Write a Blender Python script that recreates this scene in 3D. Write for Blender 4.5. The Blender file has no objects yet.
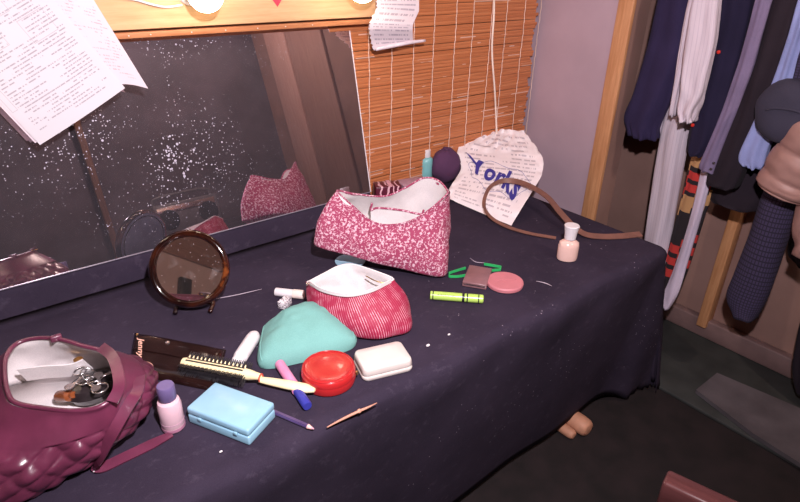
import bpy, bmesh, math, random
from mathutils import Vector, Matrix, noise
random.seed(7)
PI = math.pi
scn = bpy.context.scene
COL = scn.collection

# ------------------------------------------------------------------ camera
CAM_H = 1.25
YAW, PITCH, ROLL, FPX = math.radians(39.170), math.radians(27.165), math.radians(1.147), 573.85
fw = Vector((math.sin(YAW)*math.cos(PITCH), math.cos(YAW)*math.cos(PITCH), -math.sin(PITCH)))
rt0 = Vector((math.cos(YAW), -math.sin(YAW), 0)); up0 = rt0.cross(fw)
rt = math.cos(ROLL)*rt0 + math.sin(ROLL)*up0
up = -math.sin(ROLL)*rt0 + math.cos(ROLL)*up0
CAMPOS = Vector((0, 0, CAM_H))
cd = bpy.data.cameras.new('camera'); cam = bpy.data.objects.new('camera', cd); COL.objects.link(cam)
cam.matrix_world = Matrix(((rt.x, up.x, -fw.x, 0), (rt.y, up.y, -fw.y, 0), (rt.z, up.z, -fw.z, CAM_H), (0, 0, 0, 1)))
cd.sensor_width = 36; cd.sensor_fit = 'HORIZONTAL'; cd.lens = FPX/800*36; cd.clip_start = 0.02
scn.camera = cam
# ------------------------------------------------------------------ light, exposure
scn.view_settings.view_transform = 'Standard'; scn.view_settings.look = 'None'
scn.view_settings.gamma = 1; scn.view_settings.use_curve_mapping = False
scn.view_settings.exposure = 0.15
w = bpy.data.worlds.new('world'); scn.world = w; w.use_nodes = True
w.node_tree.nodes['Background'].inputs[0].default_value = (0.30, 0.20, 0.36, 1)
w.node_tree.nodes['Background'].inputs[1].default_value = 0.15
# the camera's flash gun: a small flash head up and to the right of the lens
fl = bpy.data.lights.new('flash', 'SPOT'); flo = bpy.data.objects.new('flash', fl); COL.objects.link(flo)
fl.energy = 92; fl.color = (1.0, 0.91, 0.97); fl.spot_size = math.radians(124); fl.spot_blend = 0.8; fl.shadow_soft_size = 0.02
flo.location = CAMPOS + rt*0.08 + up*0.24
aim = (fw + 0.02*up - 0.10*rt).normalized()
flo.rotation_euler = aim.to_track_quat('-Z', 'Y').to_euler()

# ------------------------------------------------------------------ photo pixel -> place
TZ = 0.60
def ray(px, py): return rt*((px-400)/FPX) - up*((py-251)/FPX) + fw
def T(px, py, h=0.0):
    d = ray(px, py); return CAMPOS + d*((TZ+h-CAM_H)/d.z)
def onz(px, py, z):
    d = ray(px, py); return CAMPOS + d*((z-CAM_H)/d.z)
def ony(px, py, y):
    d = ray(px, py); return CAMPOS + d*(y/d.y)
def onx(px, py, x):
    d = ray(px, py); return CAMPOS + d*(x/d.x)
def onplane(px, py, p0, n):
    d = ray(px, py); return CAMPOS + d*((p0-CAMPOS).dot(n)/d.dot(n))

# ------------------------------------------------------------------ materials
class NT:
    def __init__(s, name):
        s.m = bpy.data.materials.new(name); s.m.use_nodes = True
        s.t = s.m.node_tree; s.b = s.t.nodes['Principled BSDF']; s.out = s.t.nodes['Material Output']
    def n(s, typ, **kw):
        nd = s.t.nodes.new(typ)
        for k, v in kw.items(): setattr(nd, k, v)
        return nd
    def l(s, a, b): s.t.links.new(a, b)
    def inp(s, nd, key, v):
        if hasattr(v, 'is_linked') or hasattr(v, 'links'): s.l(v, nd.inputs[key])
        else: nd.inputs[key].default_value = v
    def math(s, op, a, b=0.0, c=0.0):
        nd = s.n('ShaderNodeMath', operation=op); s.inp(nd, 0, a); s.inp(nd, 1, b)
        if op in ('MULTIPLY_ADD', 'SMOOTH_MIN'): s.inp(nd, 2, c)
        return nd.outputs[0]
    def coord(s, kind='Object'): return s.n('ShaderNodeTexCoord').outputs[kind]
    def mapv(s, v, scale=(1, 1, 1), rot=(0, 0, 0), loc=(0, 0, 0)):
        nd = s.n('ShaderNodeMapping'); s.l(v, nd.inputs[0]); nd.inputs['Scale'].default_value = scale
        nd.inputs['Rotation'].default_value = rot; nd.inputs['Location'].default_value = loc; return nd.outputs[0]
    def noise(s, v, scale=5, detail=3, rough=.5):
        nd = s.n('ShaderNodeTexNoise'); s.l(v, nd.inputs['Vector']); nd.inputs['Scale'].default_value = scale
        nd.inputs['Detail'].default_value = detail; nd.inputs['Roughness'].default_value = rough; return nd.outputs[0]
    def voro(s, v, scale=5, feature='F1'):
        nd = s.n('ShaderNodeTexVoronoi', feature=feature); s.l(v, nd.inputs['Vector']); nd.inputs['Scale'].default_value = scale; return nd
    def ramp(s, f, stops):
        nd = s.n('ShaderNodeValToRGB'); s.l(f, nd.inputs[0]); e = nd.color_ramp.elements
        while len(e) < len(stops): e.new(.5)
        for i, (p, c) in enumerate(stops): e[i].position = p; e[i].color = (*c, 1) if len(c) == 3 else c
        return nd.outputs[0]
    def rng(s, f, a, b, c=0, d=1):
        nd = s.n('ShaderNodeMapRange'); s.inp(nd, 0, f)
        for i, x in enumerate((a, b, c, d)): nd.inputs[i+1].default_value = x
        return nd.outputs[0]
    def mix(s, f, a, b):
        nd = s.n('ShaderNodeMix', data_type='RGBA'); s.inp(nd, 0, f)
        for i, x in ((6, a), (7, b)):
            if isinstance(x, tuple): nd.inputs[i].default_value = (*x, 1)
            else: s.l(x, nd.inputs[i])
        return nd.outputs[2]
    def color(s, c):
        if isinstance(c, tuple): s.b.inputs['Base Color'].default_value = (*c, 1)
        else: s.l(c, s.b.inputs['Base Color'])
    def bump(s, h, strength=.3, dist=.002):
        nd = s.n('ShaderNodeBump'); s.l(h, nd.inputs['Height']); nd.inputs['Strength'].default_value = strength
        nd.inputs['Distance'].default_value = dist; s.l(nd.outputs[0], s.b.inputs['Normal'])
    def set(s, **kw):
        for k, v in kw.items():
            k = {'rough': 'Roughness', 'metal': 'Metallic', 'spec': 'Specular IOR Level', 'coat': 'Coat Weight', 'trans': 'Transmission Weight',
                 'sss': 'Subsurface Weight', 'sheen': 'Sheen Weight', 'alpha': 'Alpha', 'ior': 'IOR'}[k]
            s.inp(s.b, k, v)
        return s

def plain(name, c, rough=.5, var=.12, nscale=40, bump=0.0, **kw):
    """one colour with slight procedural variation"""
    k = NT(name); co = k.coord(); f = k.noise(co, nscale, 4)
    k.color(k.ramp(f, [(.3, tuple(x*(1-var) for x in c)), (.7, tuple(min(1, x*(1+var)) for x in c))]))
    k.set(rough=rough, **kw)
    if bump: k.bump(f, bump, .002)
    return k.m
def fabric(name, c, weave=900, rough=.9, var=.18, bump=.3):
    k = NT(name); co = k.coord(); a = k.noise(co, 9, 4); b = k.noise(co, weave, 2)
    col = k.ramp(a, [(.3, tuple(x*(1-var) for x in c)), (.7, tuple(min(1, x*(1+var)) for x in c))])
    k.color(k.mix(k.rng(b, .35, .65, 0, .35), col, tuple(min(1, x*1.35+.004) for x in c)))
    k.set(rough=rough, sheen=.02, spec=.2); k.bump(k.math('ADD', a, k.math('MULTIPLY', b, .3)), bump, .003); return k.m
def wood(name, c1, c2, axis=0, rough=.55, scale=8, stretch=14):
    k = NT(name); co = k.coord(); sc = [stretch*1.0]*3; sc[axis] = 1.0
    v = k.mapv(co, tuple(sc)); f = k.noise(v, scale, 5, .6); g = k.noise(v, scale*5, 3)
    k.color(k.mix(k.rng(g, .35, .7, 0, .4), k.ramp(f, [(.3, c1), (.7, c2)]), c1)); k.set(rough=rough); k.bump(g, .2, .001); return k.m

# ------------------------------------------------------------------ mesh helpers
def mesh(name, verts, faces, mat, parent=None, smooth=True, loc=None, uvs=None):
    me = bpy.data.meshes.new(name); me.from_pydata([tuple(v) for v in verts], [], faces)
    if smooth: me.polygons.foreach_set('use_smooth', [True]*len(me.polygons))
    if uvs is not None:
        ul = me.uv_layers.new(name='UVMap')
        for lp in me.loops: ul.data[lp.index].uv = uvs[lp.vertex_index]
    me.update(); o = bpy.data.objects.new(name, me); COL.objects.link(o)
    if mat: me.materials.append(mat)
    if parent: o.parent = parent
    if loc: o.location = loc
    return o
def from_bm(name, bm, mat, parent=None, smooth=False, loc=None):
    me = bpy.data.meshes.new(name); bmesh.ops.recalc_face_normals(bm, faces=bm.faces); bm.to_mesh(me); bm.free()
    if smooth: me.polygons.foreach_set('use_smooth', [True]*len(me.polygons))
    o = bpy.data.objects.new(name, me); COL.objects.link(o)
    if mat: me.materials.append(mat)
    if parent: o.parent = parent
    if loc: o.location = loc
    return o
def box(name, c, s, mat, parent=None, bev=0.0, seg=2, smooth=None):
    bm = bmesh.new(); bmesh.ops.create_cube(bm, size=1)
    bmesh.ops.scale(bm, vec=s, verts=bm.verts); bmesh.ops.translate(bm, vec=c, verts=bm.verts)
    if bev: bmesh.ops.bevel(bm, geom=bm.edges[:], offset=bev, segments=seg, profile=.5, affect='EDGES')
    return from_bm(name, bm, mat, parent, bool(bev) if smooth is None else smooth)
def lathe(name, prof, mat, parent=None, seg=40, sx=1, sy=1, axis='z', c=(0, 0, 0), smooth=True):
    """prof: (r, h) pairs; closed at both ends"""
    vs, fs = [], []
    for r, h in prof:
        for i in range(seg):
            a = 2*PI*i/seg; x, y = r*math.cos(a)*sx, r*math.sin(a)*sy
            p = (x, y, h) if axis == 'z' else ((h, x, y) if axis == 'x' else (x, h, y))
            vs.append((p[0]+c[0], p[1]+c[1], p[2]+c[2]))
    n = len(prof)
    for j in range(n-1):
        for i in range(seg):
            a, b = j*seg+i, j*seg+(i+1) % seg; fs.append((a, b, b+seg, a+seg))
    fs.append(tuple(range(seg))[::-1]); fs.append(tuple((n-1)*seg+i for i in range(seg)))
    bm = bmesh.new(); me = bpy.data.meshes.new('t'); me.from_pydata(vs, [], fs); bm.from_mesh(me); bpy.data.meshes.remove(me)
    o = from_bm(name, bm, mat, parent, smooth)
    if smooth: sharp(o)
    return o
def sharp(o, ang=40):
    """mark edges sharper than ang as sharp"""
    me = o.data; bm = bmesh.new(); bm.from_mesh(me)
    for e in bm.edges:
        if len(e.link_faces) == 2 and e.calc_face_angle(0) > math.radians(ang): e.smooth = False
    bm.to_mesh(me); bm.free()
def catmull(pts, n):
    pts = [Vector(p) for p in pts]; out = []
    P = [2*pts[0]-pts[1]]+pts+[2*pts[-1]-pts[-2]]; m = len(pts)-1
    for i in range(n):
        t = i/(n-1)*m; k = min(int(t), m-1); u = t-k; a, b, c, d = P[k:k+4]
        out.append(.5*((2*b)+(c-a)*u+(2*a-5*b+4*c-d)*u*u+(3*b-a-3*c+d)*u**3))
    return out
def catmull_closed(pts, n):
    pts = [Vector(p) for p in pts]; m = len(pts); out = []
    for i in range(n):
        t = i/n*m; k = int(t) % m; u = t-int(t); a, b, c, d = [pts[(k+j-1) % m] for j in range(4)]
        out.append(.5*((2*b)+(c-a)*u+(2*a-5*b+4*c-d)*u*u+(3*b-a-3*c+d)*u**3))
    return out
def resample_closed(pts, n):
    L = [0]; m = len(pts)
    for i in range(m): L.append(L[-1]+(pts[(i+1) % m]-pts[i]).length)
    out = []; k = 0
    for i in range(n):
        s = L[-1]*i/n
        while L[k+1] < s: k += 1
        out.append(pts[k].lerp(pts[(k+1) % m], (s-L[k])/max(1e-9, L[k+1]-L[k])))
    return out
def tube(name, path, r, mat, parent=None, seg=8, closed=False, smooth=True):
    path = [Vector(p) for p in path]; n = len(path); vs, fs = [], []
    rr = r if callable(r) else (lambda t: r)
    prev = None
    for i, p in enumerate(path):
        if closed: tg = path[(i+1) % n]-path[i-1]
        else: tg = path[min(i+1, n-1)]-path[max(i-1, 0)]
        tg.normalize()
        if prev is None: prev = tg.orthogonal().normalized()
        nn = (prev-tg*prev.dot(tg)).normalized(); prev = nn; bb = tg.cross(nn); q = rr(i/max(1, n-1))
        for k in range(seg):
            a = 2*PI*k/seg; vs.append(p+nn*(q*math.cos(a))+bb*(q*math.sin(a)))
    for i in range(n if closed else n-1):
        for k in range(seg):
            a = i*seg+k; b = i*seg+(k+1) % seg; c = ((i+1) % n)*seg+(k+1) % seg; d = ((i+1) % n)*seg+k; fs.append((a, b, c, d))
    if not closed: fs.append(tuple(range(seg))[::-1]); fs.append(tuple((n-1)*seg+k for k in range(seg)))
    return mesh(name, vs, fs, mat, parent, smooth)
def ribbon(name, path, wdir, width, thick, mat, parent=None):
    """a strap: path points, per-point width direction, real thickness"""
    n = len(path); vs, fs = [], []
    for i, p in enumerate(path):
        tg = (path[min(i+1, n-1)]-path[max(i-1, 0)]).normalized()
        wd = (wdir[i] if isinstance(wdir, list) else wdir); wd = (wd-tg*wd.dot(tg)).normalized(); nn = tg.cross(wd)
        W = (width(i/(n-1)) if callable(width) else width)/2
        for a, b in ((-1, -1), (1, -1), (1, 1), (-1, 1)): vs.append(p+wd*(a*W)+nn*(b*thick/2))
    for i in range(n-1):
        for k in range(4):
            a = i*4+k; b = i*4+(k+1) % 4; fs.append((a, b, b+4, a+4))
    fs.append((3, 2, 1, 0)); m = (n-1)*4; fs.append((m, m+1, m+2, m+3))
    o = mesh(name, vs, fs, mat, parent, True); sharp(o, 50); return o
def grid_solid(name, front, back, mat, parent=None, uv=True):
    """closed body between two grids of points of the same size"""
    R, C = len(front), len(front[0]); vs = [p for r in front for p in r]+[p for r in back for p in r]; o = R*C; fs = []
    for i in range(R-1):
        for j in range(C-1):
            a = i*C+j; fs.append((a, a+1, a+C+1, a+C)); fs.append((o+a, o+a+C, o+a+C+1, o+a+1))
    ring = [j for j in range(C)]+[i*C+C-1 for i in range(1, R)]+[(R-1)*C+j for j in range(C-2, -1, -1)]+[i*C for i in range(R-2, 0, -1)]
    for k in range(len(ring)):
        a, b = ring[k], ring[(k+1) % len(ring)]; fs.append((b, a, o+a, o+b))
    uvs = [(j/(C-1), i/(R-1)) for i in range(R) for j in range(C)]*2
    ob = mesh(name, vs, fs, mat, parent, True, uvs=uvs); sharp(ob, 60); return ob
def thing(name, label, cat, loc=(0, 0, 0), rotz=0, group=None):
    o = bpy.data.objects.new(name, None); COL.objects.link(o); o.location = loc; o.rotation_euler = (0, 0, rotz)
    o.empty_display_size = .02; o['label'] = label; o['category'] = cat
    if group: o['group'] = group
    return o
def tag(o, label, cat, group=None):
    o['label'] = label; o['category'] = cat
    if group: o['group'] = group
    return o
def struct(o): o['kind'] = 'structure'; return o
def setloc(o, loc):
    """move the origin of a mesh built in world coordinates to loc"""
    loc = Vector(loc); o.data.transform(Matrix.Translation(-loc)); o.location = loc; return o
def text_mesh(s, size=1.0, bold=0.0, extr=.05, space=1.0):
    cu = bpy.data.curves.new('t', 'FONT'); cu.body = s; cu.size = size; cu.offset = bold; cu.extrude = extr; cu.space_character = space; cu.align_x = 'CENTER'; cu.align_y = 'CENTER'
    ob = bpy.data.objects.new('t', cu); COL.objects.link(ob); bpy.context.view_layer.update()
    me = bpy.data.meshes.new_from_object(ob.evaluated_get(bpy.context.evaluated_depsgraph_get()))
    bpy.data.objects.remove(ob); bpy.data.curves.remove(cu); return me
def nz(p, s=1.0, seed=0.0): return noise.noise(Vector(p)*s+Vector((seed, seed*1.7, -seed)))

# ------------------------------------------------------------------ palette
M = {}
k = NT('black_cloth'); co = k.coord(); a = k.noise(co, 5, 5, .6); b = k.noise(co, 700, 2); c = k.noise(k.mapv(co, (1.0, 1.5, 1)), 34, 7, .75)
dust = k.rng(c, .56, .76, 0, .36); sp = k.voro(co, 75); fleck = k.math('LESS_THAN', sp.outputs['Distance'], .09)
fleck = k.math('MULTIPLY', fleck, k.math('GREATER_THAN', k.noise(co, 6, 2), .60))
base = k.ramp(a, [(.3, (.022, .016, .029)), (.7, (.040, .029, .050))])
base = k.mix(k.rng(b, .4, .7, 0, .3), base, (.045, .036, .06)); base = k.mix(dust, base, (.125, .10, .145)); base = k.mix(k.math('MULTIPLY', fleck, .55), base, (.5, .42, .5))
k.color(base); k.set(rough=.9, spec=.12); k.bump(k.math('ADD', a, k.math('MULTIPLY', b, .15)), .25, .004); M['cloth'] = k.m
M['floor'] = plain('dark_floor', (.011, .006, .007), .8, .5, 14, .2)
M['grey_wall'] = plain('grey_painted_panel', (.45, .325, .385), .6, .07, 6, .1)
M['brown_wall'] = plain('brown_hardboard', (.27, .155, .13), .6, .15, 5, .1)
M['room_wall'] = plain('plum_room_wall', (.085, .066, .085), .8, .25, 4, .1)
M['post_wood'] = wood('bare_post_wood', (.46, .20, .085), (.66, .34, .17), 2)
M['board_wood'] = wood('pale_board_wood', (.56, .33, .17), (.72, .47, .27), 0, .4)
M['lip_wood'] = wood('red_lip_wood', (.36, .13, .055), (.52, .22, .10), 0, .45)
M['dark_wood'] = wood('old_plank_wood', (.13, .06, .04), (.24, .12, .08), 2, .7)
M['alc_floor'] = plain('green_grey_floor', (.034, .036, .035), .8, .3, 12, .2)
M['slab'] = plain('worn_grey_board', (.095, .08, .09), .7, .3, 10, .2)
M['base'] = plain('dusty_baseboard', (.19, .115, .11), .6, .2, 12)
M['white_plastic'] = plain('white_plastic', (.74, .69, .71), .35, .04)
M['ivory'] = plain('ivory_plastic', (.88, .74, .44), .35, .05)
M['black_plastic'] = plain('black_plastic', (.012, .01, .014), .4, .2)
M['white_lining'] = fabric('white_lining', (.66, .61, .61), 600, .85, .06, .25)
M['metal'] = plain('bright_metal', (.75, .72, .72), .25, .05, metal=1.0)
M['brass'] = plain('brass_metal', (.75, .48, .2), .3, .05, metal=1.0)

# ================================================================== setting
YW = 1.335
def slab_box(name, x0, x1, y0, y1, z0, z1, mat, parent=None, bev=0):
    return box(name, ((x0+x1)/2, (y0+y1)/2, (z0+z1)/2), (x1-x0, y1-y0, z1-z0), mat, parent, bev)
struct(slab_box('floor', -1.9, 2.06, -1.66, YW+.04, -.04, 0, M['floor']))
struct(slab_box('ceiling', -1.9, 2.06, -1.66, YW+.04, 2.55, 2.6, M['dark_wood']))
struct(slab_box('wall_back', -1.9, 2.06, YW, YW+.04, 0, 2.55, M['brown_wall']))
struct(slab_box('wall_opposite', -1.9, 2.06, -1.66, -1.62, 0, 2.55, M['room_wall']))
wl = struct(slab_box('wall_left', -1.94, -1.9, -1.66, YW, 0, 2.55, plain('pinkish_plaster', (.62, .45, .42), .8, .06, 4)))
struct(slab_box('wall_right', 2.02, 2.06, -1.66, YW, 0, 2.55, M['brown_wall']))
struct(slab_box('wall_partition', 1.640, 1.70, 1.022, YW, 0, 2.4, M['grey_wall']))
struct(slab_box('trim_1', 1.634, 1.650, .972, 1.022, 0, 2.4, M['post_wood'], bev=.002))
struct(slab_box('wall_partition_end', 1.650, 1.73, .974, 1.022, 0, 2.4, M['brown_wall']))
struct(slab_box('baseboard_right', 1.985, 2.02, -1.62, YW, .012, .085, M['base'], bev=.006))
struct(slab_box('floor_alcove', 1.60, 2.02, -1.62, .95, 0, .012, M['alc_floor'], bev=.003))
p = onx(704, 330, 1.985); q = onx(733, 215, 1.985); yy = (p.y+q.y)/2
struct(slab_box('trim_2', 1.97, 2.02, yy-.017, yy+.017, .06, 2.4, M['post_wood'], bev=.002))
# grey board lying in the alcove
pts = [onz(x, y, .014) for x, y in ((695, 393), (716, 376), (830, 425), (830, 487), (752, 437))]
bm = bmesh.new(); f = bm.faces.new([bm.verts.new(v) for v in pts]); r = bmesh.ops.extrude_face_region(bm, geom=[f])
bmesh.ops.translate(bm, vec=(0, 0, .014), verts=[v for v in r['geom'] if isinstance(v, bmesh.types.BMVert)])
o = from_bm('floor_board', bm, M['slab']); setloc(o, pts[0]); tag(o, 'worn grey board lying flat on the floor under the hanging clothes', 'board')

# ------------------------------------------------------------------ table and cloth
X1, YF, YB = 1.345, .612, 1.205
t = thing('dressing_table', 'long dressing table hidden under a black cloth along the mirror wall', 'table', (.3, .9, 0))
slab = slab_box('table_top', -.95, X1-.012, YF+.012, YB-.004, TZ-.034, TZ-.006, M['dark_wood'], None, .004); slab.parent = t; slab.matrix_parent_inverse = Matrix.Translation((-.3, -.9, 0))
for lx in (-.85, X1-.12):
    for ly in (.72, YB-.08):
        q = slab_box('leg', lx-.025, lx+.025, ly-.025, ly+.025, 0, TZ-.034, M['dark_wood'], None, .003); q.parent = t; q.matrix_parent_inverse = Matrix.Translation((-.3, -.9, 0))
# the cloth: u runs along the table, v from the ledge at the back over the top and down the front
def cloth_pt(u, v):
    """u: metres along x (beyond X1 hangs over the end); v: metres back (>YB climbs the ledge, <YF hangs down the front)"""
    du = max(0, u-X1); dv = max(0, YF-v); x = min(u, X1); y = max(v, YF); z = TZ
    z += .0010*nz((u, v, 0), 9)+.0006*nz((u, v, 3), 30)-.0008
    if v > YB:                                       # climbs onto the ledge under the mirror
        s = v-YB; lift = .062
        crease = .010*math.exp(-((s-.006)/.012)**2)
        ef = min(1, max(0, (.925-u)/.035)); ef = ef*ef*(3-2*ef)
        if ef <= 0: return Vector((min(u, X1), min(YB+s, 1.292), TZ+.0012*nz((u, v, 0), 9)))
        if s < lift: y = YB+.012*(s/lift)+crease*0; z = TZ+s
        else: y = YB+.012+(s-lift); z = TZ+lift
        y += .0025*nz((u*1.0, s, 7), 8); z = TZ+(z-TZ)*ef; y = y*ef+(YB+s)*(1-ef)
    d = math.hypot(du, dv); th = math.atan2(dv, du) if d > 0 else 0
    if d > 0:
        rr = .034                                     # rounded edge
        if d < rr*PI/2: a = d/rr; out = rr*math.sin(a); dn = rr*(1-math.cos(a))
        else: out = rr; dn = rr+(d-rr*PI/2)
        k_ = dn/TZ
        ox = math.cos(th)*out; oy = -math.sin(th)*out
        wx = math.cos(th); wy = math.sin(th)
        ox += (.205*wx**.7 if wx > 0 else 0)*k_*(1+.10*math.sin(9*th)) + .04*k_*math.sin(2*th)
        oy += k_*wy*(.10*(1-wx) - .0)
        fold = .014*k_*nz((u*1.0-oy, v*.12, 5), 5.5)+.007*k_*math.sin(u*15+1.3+2.5*nz((u, v, 2), 2.5))
        oy += fold*wy; ox += fold*wx
        oy += .012*math.exp(-((dn-.05)/.05)**2)*nz((u, 0, 1), 6)*wy
        x += ox; y += oy; z = TZ-dn
        z = max(z, .004+.010*abs(nz((u, v, 9), 7)))
    return Vector((x, y, z))
us = [-.95+i*.03 for i in range(int((X1+.95)/.03))]+[X1-.02, X1-.008, X1]+[X1+.006*i for i in range(1, 7)]+[X1+.036+.03*i for i in range(1, 19)]
vs_ = [YF-.036-.03*i for i in range(18, 0, -1)]+[YF-.006*i for i in range(6, 0, -1)]+[YF, YF+.008, YF+.02]+[YF+.02+.02*i for i in range(1, 30)]+[YB-.008, YB, YB+.004, YB+.008, YB+.014, YB+.022, YB+.035, YB+.05, YB+.060, YB+.064, YB+.07, YB+.085, YB+.11]
V = []; F = []
HEM = .60
for v in vs_:
    for u in us: V.append(cloth_pt(u, v))
n = len(us)
for j in range(len(vs_)-1):
    for i in range(n-1):
        du = max(0, us[i]-X1); dv = max(0, YF-vs_[j+1])
        if math.hypot(du, dv) > HEM-.02: continue
        if us[i] >= X1 and vs_[j] >= YB: continue
        F.append((j*n+i, j*n+i+1, (j+1)*n+i+1, (j+1)*n+i))
o = mesh('tablecloth', V, F, M['cloth']); bm = bmesh.new(); bm.from_mesh(o.data)
bmesh.ops.delete(bm, geom=[v for v in bm.verts if not v.link_faces], context='VERTS'); bm.to_mesh(o.data); bm.free()
setloc(o, (.3, .9, TZ)); tag(o, 'black cloth draped over the dressing table down to the floor', 'tablecloth')
sm = o.modifiers.new('thick', 'SOLIDIFY'); sm.thickness = .002; sm.offset = -1
# ledge board hidden beneath the cloth's raised back edge
o = slab_box('ledge', -.95, .80, YB+.018, YW, 0.0, TZ+.058, M['dark_wood']); struct(o); o.name = 'trim_3'

# ------------------------------------------------------------------ big mirror leaning on the ledge
LEAN = math.radians(12)
mb_y, mb_z = 1.212, TZ+.067
e_x = ony(350, 24, 1.295).x
mh = .455
mt = thing('wall_mirror', 'large dusty frameless mirror leaning against the wall on a black ledge', 'mirror', (0, mb_y, mb_z))
mt.rotation_euler = (-LEAN, 0, 0)
k = NT('dusty_mirror'); co = k.coord(); g = k.n('ShaderNodeBsdfGlossy'); g.inputs['Roughness'].default_value = .015; g.inputs['Color'].default_value = (.78, .70, .76, 1)
v1 = k.voro(co, 190); v2 = k.voro(co, 90); big = k.noise(co, 4.5, 3)
sepx = k.n('ShaderNodeSeparateXYZ'); k.l(co, sepx.inputs[0])
den = k.math('MULTIPLY', k.rng(big, .36, .56, .1, 1), k.rng(k.math('ABSOLUTE', k.math('SUBTRACT', sepx.outputs[0], .34)), .0, .40, 1, .12))
den = k.math('MULTIPLY', den, k.rng(sepx.outputs[2], .02, .22, .25, 1))
rnd = k.n('ShaderNodeSeparateColor'); k.l(v1.outputs['Color'], rnd.inputs[0])
rnd2 = k.n('ShaderNodeSeparateColor'); k.l(v2.outputs['Color'], rnd2.inputs[0])
s1 = k.math('LESS_THAN', v1.outputs['Distance'], k.math('MULTIPLY', k.math('MULTIPLY', rnd.outputs[0], den), .55))
s2 = k.math('LESS_THAN', v2.outputs['Distance'], k.math('MULTIPLY', k.math('MULTIPLY', k.math('POWER', rnd2.outputs[0], 3.0), den), .45))
haze = k.rng(k.noise(co, 7, 5, .65), .3, .8, .022, .045)
fac = k.math('MAXIMUM', k.math('MULTIPLY', k.math('MAXIMUM', s1, s2), .62), haze)
df = k.n('ShaderNodeBsdfDiffuse'); df.inputs['Color'].default_value = (.72, .66, .80, 1)
ms = k.n('ShaderNodeMixShader'); k.l(fac, ms.inputs[0]); k.l(g.outputs[0], ms.inputs[1]); k.l(df.outputs[0], ms.inputs[2]); k.l(ms.outputs[0], k.out.inputs[0])
M['mirror'] = k.m
box('glass_pane', ((e_x-.9)/2, .003, mh/2), (e_x+.9, .006, mh), M['mirror'], mt)
edge = plain('ground_glass_edge', (.72, .66, .70), .2, .05)
box('ground_edge', (e_x+.0015, .003, mh/2), (.003, .0062, mh), edge, mt)
box('lower_edge', ((e_x-.9)/2, -.0008, -.0005), (e_x+.9, .003, .0016), plain('dull_glass_edge', (.22, .19, .24), .4, .05), mt)

# ------------------------------------------------------------------ bamboo blind on the wall
YBL = 1.300
bl = thing('bamboo_blind', 'orange bamboo slat blind with pale strings hung on the wall beside the mirror', 'blind', (1.25, YBL, TZ+.06))
k = NT('bamboo'); co = k.coord(); oi = k.n('ShaderNodeObjectInfo')
off = k.n('ShaderNodeVectorMath', operation='ADD'); k.l(co, off.inputs[0]); cmb = k.n('ShaderNodeCombineXYZ'); k.l(k.math('MULTIPLY', oi.outputs['Random'], 37.0), cmb.inputs[0]); k.l(cmb.outputs[0], off.inputs[1])
st = k.mapv(off.outputs[0], (3, 60, 160)); f1 = k.noise(st, 1.6, 4, .6); f2 = k.noise(k.mapv(off.outputs[0], (5, 5, 5)), 1.0, 2)
col = k.ramp(f1, [(.25, (.36, .112, .040)), (.5, (.50, .168, .064)), (.75, (.62, .25, .108))])
col = k.mix(k.math('MULTIPLY', k.math('GREATER_THAN', oi.outputs['Random'], .7), .35), col, (.40, .12, .04))
sz = k.n('ShaderNodeSeparateXYZ'); k.l(co, sz.inputs[0]); frz = k.math('FRACT', k.math('ADD', k.math('DIVIDE', k.math('ADD', sz.outputs[2], .05), .0098), .5))
pale = k.math('MULTIPLY', k.math('MULTIPLY', k.math('GREATER_THAN', f2, .62), k.math('LESS_THAN', frz, .34)), .8)
k.color(k.mix(pale, col, (.80, .55, .45))); k.set(rough=.42); k.bump(f1, .3, .001); M['bamboo'] = k.m
bx0, bx1 = e_x-.06, 1.618
pitch_ = .0098; zb0 = TZ+.010; nsl = 73
for i in range(nsl):
    z = zb0+i*pitch_; w0 = bx0; w1 = bx1+random.uniform(-.012, .006); zz = random.uniform(-.0012, .0012)
    N = 16; vs, fs = [], []
    for j in range(N+1):
        x = w0+(w1-w0)*j/N; wob = .0011*nz((x*2, i*3.1, 0), 2.0)
        h2 = pitch_*.485; yo = .0012*nz((x, i*1.7, 4), 3)
        for (a, b) in ((-1, -.35), (0, -1), (1, -.35), (1, 1), (-1, 1)):
            vs.append((x-1.25, b*.0016+yo, z-TZ-.06+zz+wob+a*h2))
    for j in range(N):
        for q in range(5): a = j*5+q; b = j*5+(q+1) % 5; fs.append((a, b, b+5, a+5))
    fs.append((4, 3, 2, 1, 0)); fs.append(tuple(N*5+q for q in range(5)))
    so = mesh('slat', vs, fs, M['bamboo'], bl, False)
M['string'] = fabric('pale_string', (.72, .52, .44), 500)
for px in (368, 391, 413, 433, 454, 471, 489, 503.5, 521, 536):
    x = ony(px, 40, YBL).x; path = []
    for j in range(60):
        z = zb0+j*(nsl*pitch_/59); path.append((x-1.25+.0022*nz((x*30, z, 0), 14), -.004+.0012*math.sin(j*2.1), z-TZ-.06))
    tube('string', path, .0013, M['string'], bl, 5)
path = catmull([(ony(p_, q_, YBL-.012)-Vector((1.25, YBL, TZ+.06))) for p_, q_ in ((491, -120), (493, -40), (494, 10), (492, 50), (495, 95), (497, 140))], 40)
tube('pull_cord', path, .0030, fabric('cream_cord', (.80, .66, .58), 500), bl, 8)

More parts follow.
